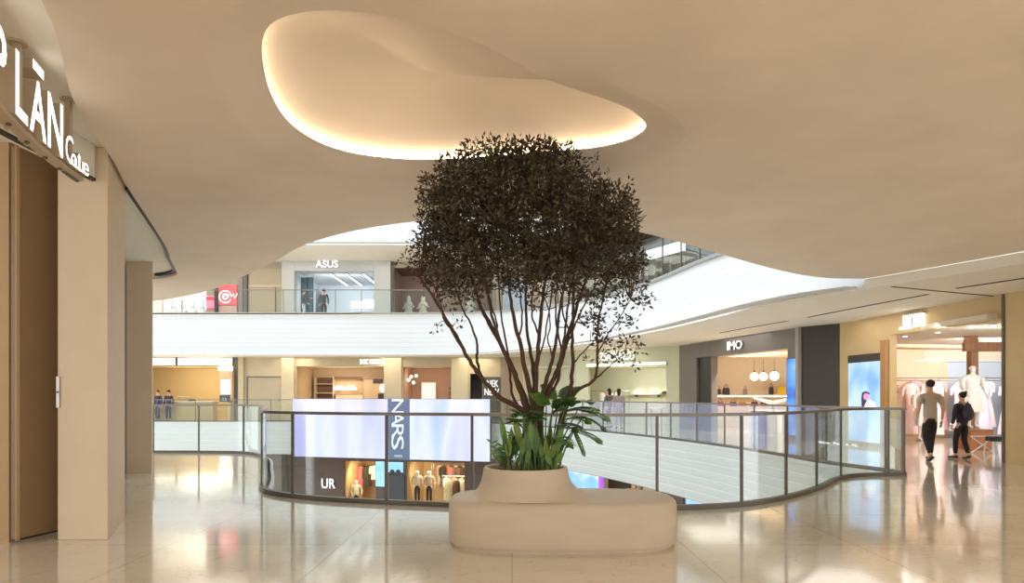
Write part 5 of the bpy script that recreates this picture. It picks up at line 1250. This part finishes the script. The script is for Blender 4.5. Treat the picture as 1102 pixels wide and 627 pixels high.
for i, (bx, by, x, y, dx, dy, dz, sz, dp) in enumerate(((588, 510, 594, 446, .45, -.3, .5, .30, -.05), (590, 510, 607, 442, .8, -.3, .3, .30, -.1), (592, 510, 622, 440, .95, -.25, .0, .26, -.02), (594, 510, 600, 456, .3, -.5, .1, .28, -.15), (586, 510, 584, 452, -.5, -.5, .25, .26, -.12), (596, 510, 617, 462, .95, -.3, -.1, .24, .02), (592, 508, 606, 430, .3, .4, .6, .26, .1), (600, 512, 618, 463, .5, -.2, -.9, .17, -.02), (584, 508, 596, 432, -.2, .2, .7, .24, .1), (590, 510, 628, 448, .9, .1, -.25, .2, 0), (594, 510, 610, 450, .6, -.6, .2, .26, -.1), (586, 510, 588, 438, -.3, -.3, .6, .24, -.1), (592, 510, 600, 440, .2, -.5, .5, .26, -.15), (596, 510, 612, 434, .7, .2, .3, .24, .05), (590, 510, 596, 466, .5, -.6, -.1, .22, -.2), (582, 510, 576, 448, -.7, -.2, .3, .22, -.1))):
    b0 = tp(bx, by, dp * .5); b0.z = .688; q = tp(x, y, dp); mb = MB()
    mb.tube([b0, b0.lerp(q, .5) + Vector((.0, 0, .03)), q], [.010, .008, .006], 6); lobed(mb, q, Vector((dx, dy, dz)), sz)
    o = mb.build('leaf', M_ph if i % 3 else M_ph2, ph, smooth=True, fix=False)
bl = thing('broad_leaf_plant', tp(560, 512, -.15), 'clump of upright broad glossy leaves filling the front of the planter', 'plant')
rnd = random.Random(23)
for i in range(46):
    x0 = rnd.uniform(543, 600); tx = x0 + rnd.uniform(-13, 10); ty = rnd.uniform(446, 490); dp = rnd.uniform(-.30, .05)
    mb = MB(); b0 = tp(x0, 511, dp * .9); b0.z = .688; q = tp(tx, ty, dp - .03); m_ = b0.lerp(q, .45)
    mb.tube([b0, m_], [.006, .004], 5); blade(mb, m_, q, rnd.uniform(.045, .072), rnd.uniform(-.05, .18), 6, side=Vector((1, rnd.uniform(-.7, .7), 0))); mb.build('leaf', (M_ph, M_ph2, M_ph3)[i % 3], bl, smooth=True, fix=False)
dr = thing('spiky_leaf_plant', tp(567, 500, -.06), 'dark spiky rosette plant around the tree stems', 'plant')
mb = MB(); mb.tube([tp(566, 505.5, -.12), tp(567, 480, -.12), tp(566, 446, -.11)], [.05, .046, .03], 9); mb.build('stalk', M_ph2, dr, smooth=True)
for i in range(26):
    y0 = rnd.uniform(442, 490); sg = -1 if i % 3 else 1; b0 = tp(566 + sg * 3, y0, -.1); q = tp(566 + sg * rnd.uniform(14, 27), y0 + rnd.uniform(-16, 10), -.1 + rnd.uniform(-.2, .1))
    mb = MB(); blade(mb, b0, q, rnd.uniform(.028, .045), .2, 6, side=Vector((0, .6, .8)) if i % 2 else Vector((.2, 1, .1))); mb.build('leaf', M_ph2, dr, smooth=True, fix=False)
for k, (x0, h_, lab, m_) in enumerate(((534, 474, 'small feathery herb by the outer rim of the planter', M_ph), (548, 478, 'small upright herb between the feathery one and the broad leaves', M_ph2), (541, 488, 'low dark reddish seedling at the planter rim', M_leafB))):
    hb = thing('small_herb', tp(x0, 511, -.1), lab, 'plant'); mb = MB(); b0 = tp(x0 + 3, 511, -.12); b0.z = .688
    for j in range(4):
        q = tp(x0 + rnd.uniform(-9, 6), h_ + rnd.uniform(0, 12), -.12 + rnd.uniform(-.06, .06)); mb.tube([b0, b0.lerp(q, .6) + Vector((.01, 0, 0)), q], [.005, .004, .003], 5)
        for t in (.5, .65, .8, .95):
            c = b0.lerp(q, t)
            for sg in (-1, 1): blade(mb, c, c + Vector((sg * rnd.uniform(.03, .06), rnd.uniform(-.03, .03), rnd.uniform(.0, .04))), .018, .1, 3)
    mb.build('sprig', m_, hb, smooth=True, fix=False)
for k, (x, y, x0) in enumerate(((522, 479, 536),)):
    pass

# ================================================================ near left: shop front, stone columns, hanging sign
M_col = mat('column stone', S(222, 202, 174), .6, noise=.03, nscale=2)
def column(poly, z1, label):
    t = thing('stone_column', (poly[0][0], poly[0][1], 0), label, 'column')
    mb = MB(); mb.prism(poly, .0, z1); mb.build('shaft', M_col, t, bevel=.008); return t
c1 = [(-4.39, 6.6), (-3.906, 6.6), (-4.42, 7.8), (-4.95, 7.8)]; c2 = [(-6.94, 12.3), (-6.48, 12.3), (-6.5, 12.36), (-7.1, 13.2), (-7.5, 13.2)]
struct_col = []
t = column(c1, ZP - .002, 'tall pale stone column beside the tan shop front'); t2_ = column(c2, ZP - .002, 'slimmer stone column beyond the first, under the black ceiling track')
mb = MB(); mb.box(-3.9, -3.895, 6.62, 6.625, 0, 0.001)
t_ = thing('column_plate', (-4.39, 6.59, 1.4), 'small steel plate on the outer edge of the tall stone column', 'plate')
mb = MB(); mb.box(-4.395, -4.365, 6.585, 6.598, 1.28, 1.58); mb.build('plate', M_steel, t_); mb = MB(); mb.ball((-4.38, 6.582, 1.43), .01); mb.build('button', M_dark, t_)
# shop front running towards the viewer
M_shop = mat('shop front tan', S(190, 158, 118), .5, noise=.03); M_shop2 = mat('shop door tan', S(150, 122, 90), .5, noise=.03)
mb = MB(); mb.box(-4.12, -4.0, -1, 6.55, 3.48, ZP - .003); mb.box(-7.0, -4.5, 7.3, 7.4, 0, ZP - .003); struct(mb.build('wall_near_shop', M_ceil2))
mb = MB(); mb.box(-4.03, -3.99, -1, 6.55, 3.45, 3.479); struct(mb.build('trim_shop_head', M_charcoal))
mb = MB(); mb.box(-7.0, -4.775, 6.48, 6.55, 0, ZP - .004); struct(mb.build('wall_near_shop_return', M_shop))
mb = MB(); mb.box(-4.20, -4.02, -1, 4.6, 0, 3.43); struct(mb.build('wall_near_shop_front', M_shop))
dl = thing('pivot_door', (-4.66, 6.5, 0), 'tall tan pivot door leaf standing open next to the stone column', 'door')
Wd = Wall((-4.70, 6.47), (-4.60, 6.92))
mb = MB(); Wd.box(mb, 0, Wd.len, .03, 3.76, -.06, 0); mb.build('door_leaf', M_shop2, dl, bevel=.004)
mb = MB(); Wd.box(mb, -.005, .03, .02, 3.77, .0, .012); mb.build('edge_strip', M_shop, dl)
mb = MB(); Wd.box(mb, .0, Wd.len, .02, .035, -.05, .004); mb.build('bottom_seal', M_black, dl)
mb = MB(); mb.box(-7.6, -7.5, 7.8, 13.6, 0, ZP); struct(mb.build('wall_left', M_white))
# hanging sign
sg = thing('hanging_sign', (-3.3, 4.8, 3.2), 'row of lit white letters with deep sides standing on a curved hanging bar', 'sign')
A0, A1 = Vector((-2.92, 3.72, 0)), Vector((-3.56, 5.73, 0))
def sp(t): 
    p = A0.lerp(A1, t); b_ = Vector((.12, .035, 0)) * (1 - (2 * t - 1) ** 2) * -.6; return p + b_
ZS = 3.235
M_side = mat('champagne metal', S(190, 172, 146), .5, .1)
pts = [sp(t / 20) for t in range(-2, 21)]
ns = normals2(pts); mb = MB(); mb.grid([[(p.x - n.x * d, p.y - n.y * d, z) for d, z in ((-.03, ZS - .045), (-.03, ZS - .012), (-.10, ZS - .012), (-.10, ZS - .045))] for p, n in zip(pts, ns)], True, 0, True); mb.build('bar', M_side, sg)
def letter(ch, px, h, fit=None, macron=False, z=ZS):
    t = min(range(0, 400), key=lambda i: abs(CX + FPX * sp(i / 400).x / sp(i / 400).y - px)) / 400
    p = sp(t); u = (sp(t + .02) - sp(t - .02)); u.z = 0; u.normalize(); n = Vector((u.y, -u.x, 0))
    if n.dot(-p) < 0: n = -n
    mb = MB(); put_text(mb, ch, h, Vector((p.x, p.y, z)) - n * .16, u, n, .08, fit=fit, bold=.008 if h > .3 else .0)
    if macron:
        vs, fs = [], []
        q = Vector((p.x, p.y, z)) - n * .16
        o = len(mb.v); w_ = .10
        for d in (0, .16):
            for zz_ in (h + .055, h + .12):
                for s in (-w_, w_): mb.v.append(tuple(q + u * s + n * d + Vector((0, 0, zz_))))
        for f, mi in (((4, 5, 7, 6), 0), ((0, 1, 3, 2), 1), ((0, 1, 5, 4), 1), ((2, 3, 7, 6), 1), ((0, 2, 6, 4), 1), ((1, 3, 7, 5), 1)): mb.f.append(tuple(i + o for i in f)); mb.m.append(mi)
    o_ = mb.build('letter', [mat('lit sign face', (1, 1, 1), emit=1.7, ecol=(1, .96, .88)), M_side], sg)
    q = MB(); c_ = Vector((p.x, p.y, z - .03)) - n * .07; q.box(c_.x - .012, c_.x + .012, c_.y - .012, c_.y + .012, z - .06, z + .005); q.build('clip', M_dark, o_)
for ch, px, h, fit, mac in (('P', -2, .42, .30, False), ('L', 22.5, .42, .23, False), ('A', 41.5, .38, .31, True), ('N', 60, .40, .28, False)): letter(ch, px, h, fit, mac)
for ch, px, h, fit in (('C', 75, .22, .14), ('o', 79.6, .15, .105), ('u', 82.8, .14, .09), ('t', 85.3, .18, .06), ('u', 87.8, .14, .09), ('r', 90.2, .14, .06), ('e', 92.6, .15, .10)): letter(ch, px, h, fit)
for px in (30, 83):
    t = min(range(400), key=lambda i: abs(CX + FPX * sp(i / 400).x / sp(i / 400).y - px)) / 400; p = sp(t); zc = ZP
    mb = MB(); mb.box(p.x - .09, p.x - .05, p.y - .02, p.y + .02, ZS - .03, zc - .01); mb.build('hanging_rod', M_side, sg)
    mb = MB(); mb.lathe([(.06, -.015), (.06, 0)], 14, (p.x - .07, p.y, zc - .001)); mb.build('ceiling_plate', M_side, sg)
# ================================================================ people
Pm = at(1001, 497, 14.35)
person((Pm.x, 14.35, 0), -.15, 'walk', 1.72, mat('taupe shirt', S(182, 166, 146), .9), cloth(44, 38, 40), 'person in a loose taupe shirt and dark trousers walking towards the tan shop', 'tee', 'short', grow=1.06)
Pw = at(1035.5, 494, 14.95)
person((Pw.x, 14.95, 0), .15, 'carry', 1.47, mat('ink shirt', S(52, 44, 58), .9), cloth(38, 34, 40), 'person in dark clothes with a dark backpack walking beside the tan shop doorway', 'long', 'bun', bag=mat('dark bag', S(62, 54, 70), .7), grow=1.1)
Pg = at(655.5, 456, 28.6)
person((Pg.x, 28.6, 0), .5, 'walk', 1.68, cloth(120, 112, 116), cloth(130, 120, 140), 'person in grey passing the sage shop, the one farther from the hats', 'long', 'long')
Pg = at(666, 456, 27.6)
person((Pg.x, 27.6, 0), -.2, 'walk', 1.66, cloth(160, 150, 150), cloth(150, 140, 164), 'person in pale grey passing the sage shop, the one nearer the hats', 'long', 'long', grow=1.15)
for px, Y, top, lab, cp in ((172.5, 36.8, (58, 54, 88), 'person in indigo standing at the café, the one nearer the stone column', None), (178.5, 37.0, (64, 56, 76), 'person in dark purple with a cap at the café, beside the one in indigo', cloth(40, 36, 44))):
    p = at(px, 440, Y - 1.0); p = at(px + (3 if cp else -2.5), 440, 36.62); person((p.x, p.y, 0), PI if cp else 2.8, 'stand', 1.66, cloth(*top), cloth(70, 74, 96), lab, 'long', 'short', cap=cp)
p = at(348.5, 320, 39.2); person((p.x, 39.2, ZU), .2, 'stand', 1.74, cloth(74, 78, 84), cloth(56, 58, 66), 'person in grey standing upright at the mouth of the cool upper shop', 'long', 'short')
p = at(326.5, 320, 39.6); person((p.x, 39.6, ZU), -1.2, 'reach', 1.74, cloth(84, 92, 100), cloth(206, 208, 214), 'person in a slate top and pale trousers by the dark teal panels upstairs', 'long', 'short')

# ================================================================ light and camera
world = bpy.data.worlds.new('daylight'); bpy.context.scene.world = world; world.use_nodes = True
bg = world.node_tree.nodes['Background']; bg.inputs['Color'].default_value = (.98, .99, 1, 1); bg.inputs['Strength'].default_value = 1.5
area('atrium_skylight', (-7, 25, 16), 24, 450, (.86, .94, 1), sy=20)
area('lobby_fill_light', (1, -3.4, 3.66), 9, 310, (1, .96, .91), sy=4)  # added fill behind the camera, lifts the near floor and ceiling
area('lobby_fill_light', (9.4, 4.0, 3.44), 1.5, 60, (1, .88, .70), sy=4)  # second added fill, out of view to the right
for x, y in ((8.8, 17.5), (8.2, 24), (4.6, 29.5)): area('gallery_fill_light', (x - .6, y, 3.46), 2.8, 32, (1, .95, .88), sy=2.8)  # wide area fills added to brighten the right gallery
for x in (-17, -12, -7, -2): area('gallery_fill_light', (x, 37, 3.46), 1.8, 34, (1, .88, .68))  # the same kind of added fill along the far gallery
for x in (-17, -12, -7, -2): area('upper_fill_light', (x, 38.6, 9.36), 3.4, 30, (1, .94, .85))  # added fill to brighten the upper gallery, no fitting modelled
# cove light inside the ceiling recess
cv = thing('cove_light', (rc.x, rc.y, ZN + .1), 'warm cove light hidden inside the rim of the egg shaped ceiling recess', 'cove light')
def cove(lo, hi):
    seq = [i for i in range(len(RIM))]
    idx = [i for i in seq if sf[i] < .05]
    # one unbroken run
    start = next(i for i in idx if (i - 1) % len(RIM) not in idx); run = []
    i = start
    while i in idx: run.append(i); i = (i + 1) % len(RIM)
    return run
run = cove(0, 0)
mb = MB(); mb.tube([(RIM[i].x + nr[i].x * .055, RIM[i].y + nr[i].y * .055, ZN + .130) for i in run], .012, 6)
mb.build('strip', mat('cove strip', (1, .8, .5), emit=17, ecol=(1, .87, .66)), cv)
mb = MB(); mb.grid([[(RIM[i].x + nr[i].x * d, RIM[i].y + nr[i].y * d, z) for d, z in ((.03, ZN + .115), (.08, ZN + .115), (.08, ZN + .119), (.03, ZN + .119))] for i in run], True, 0, True); mb.build('channel', M_steel, cv)

cam = bpy.data.cameras.new('camera'); co = bpy.data.objects.new('camera', cam); C.objects.link(co)
co.location = (0, 0, CAMZ); co.rotation_euler = (PI / 2, 0, 0)
cam.sensor_width = 36; cam.lens = 36 * FPX / 1102; cam.shift_y = (HY - 313.5) / 1102; cam.clip_end = 200; cam.clip_start = .05
sc_ = bpy.context.scene; sc_.camera = co
sc_.view_settings.view_transform = 'Standard'; sc_.view_settings.look = 'None'; sc_.view_settings.gamma = 1; sc_.view_settings.use_curve_mapping = False
sc_.view_settings.exposure = 0.33
sc_.cycles.use_denoising = True; sc_.cycles.max_bounces = 10; sc_.cycles.transparent_max_bounces = 24; sc_.cycles.diffuse_bounces = 5; sc_.cycles.sample_clamp_indirect = 6
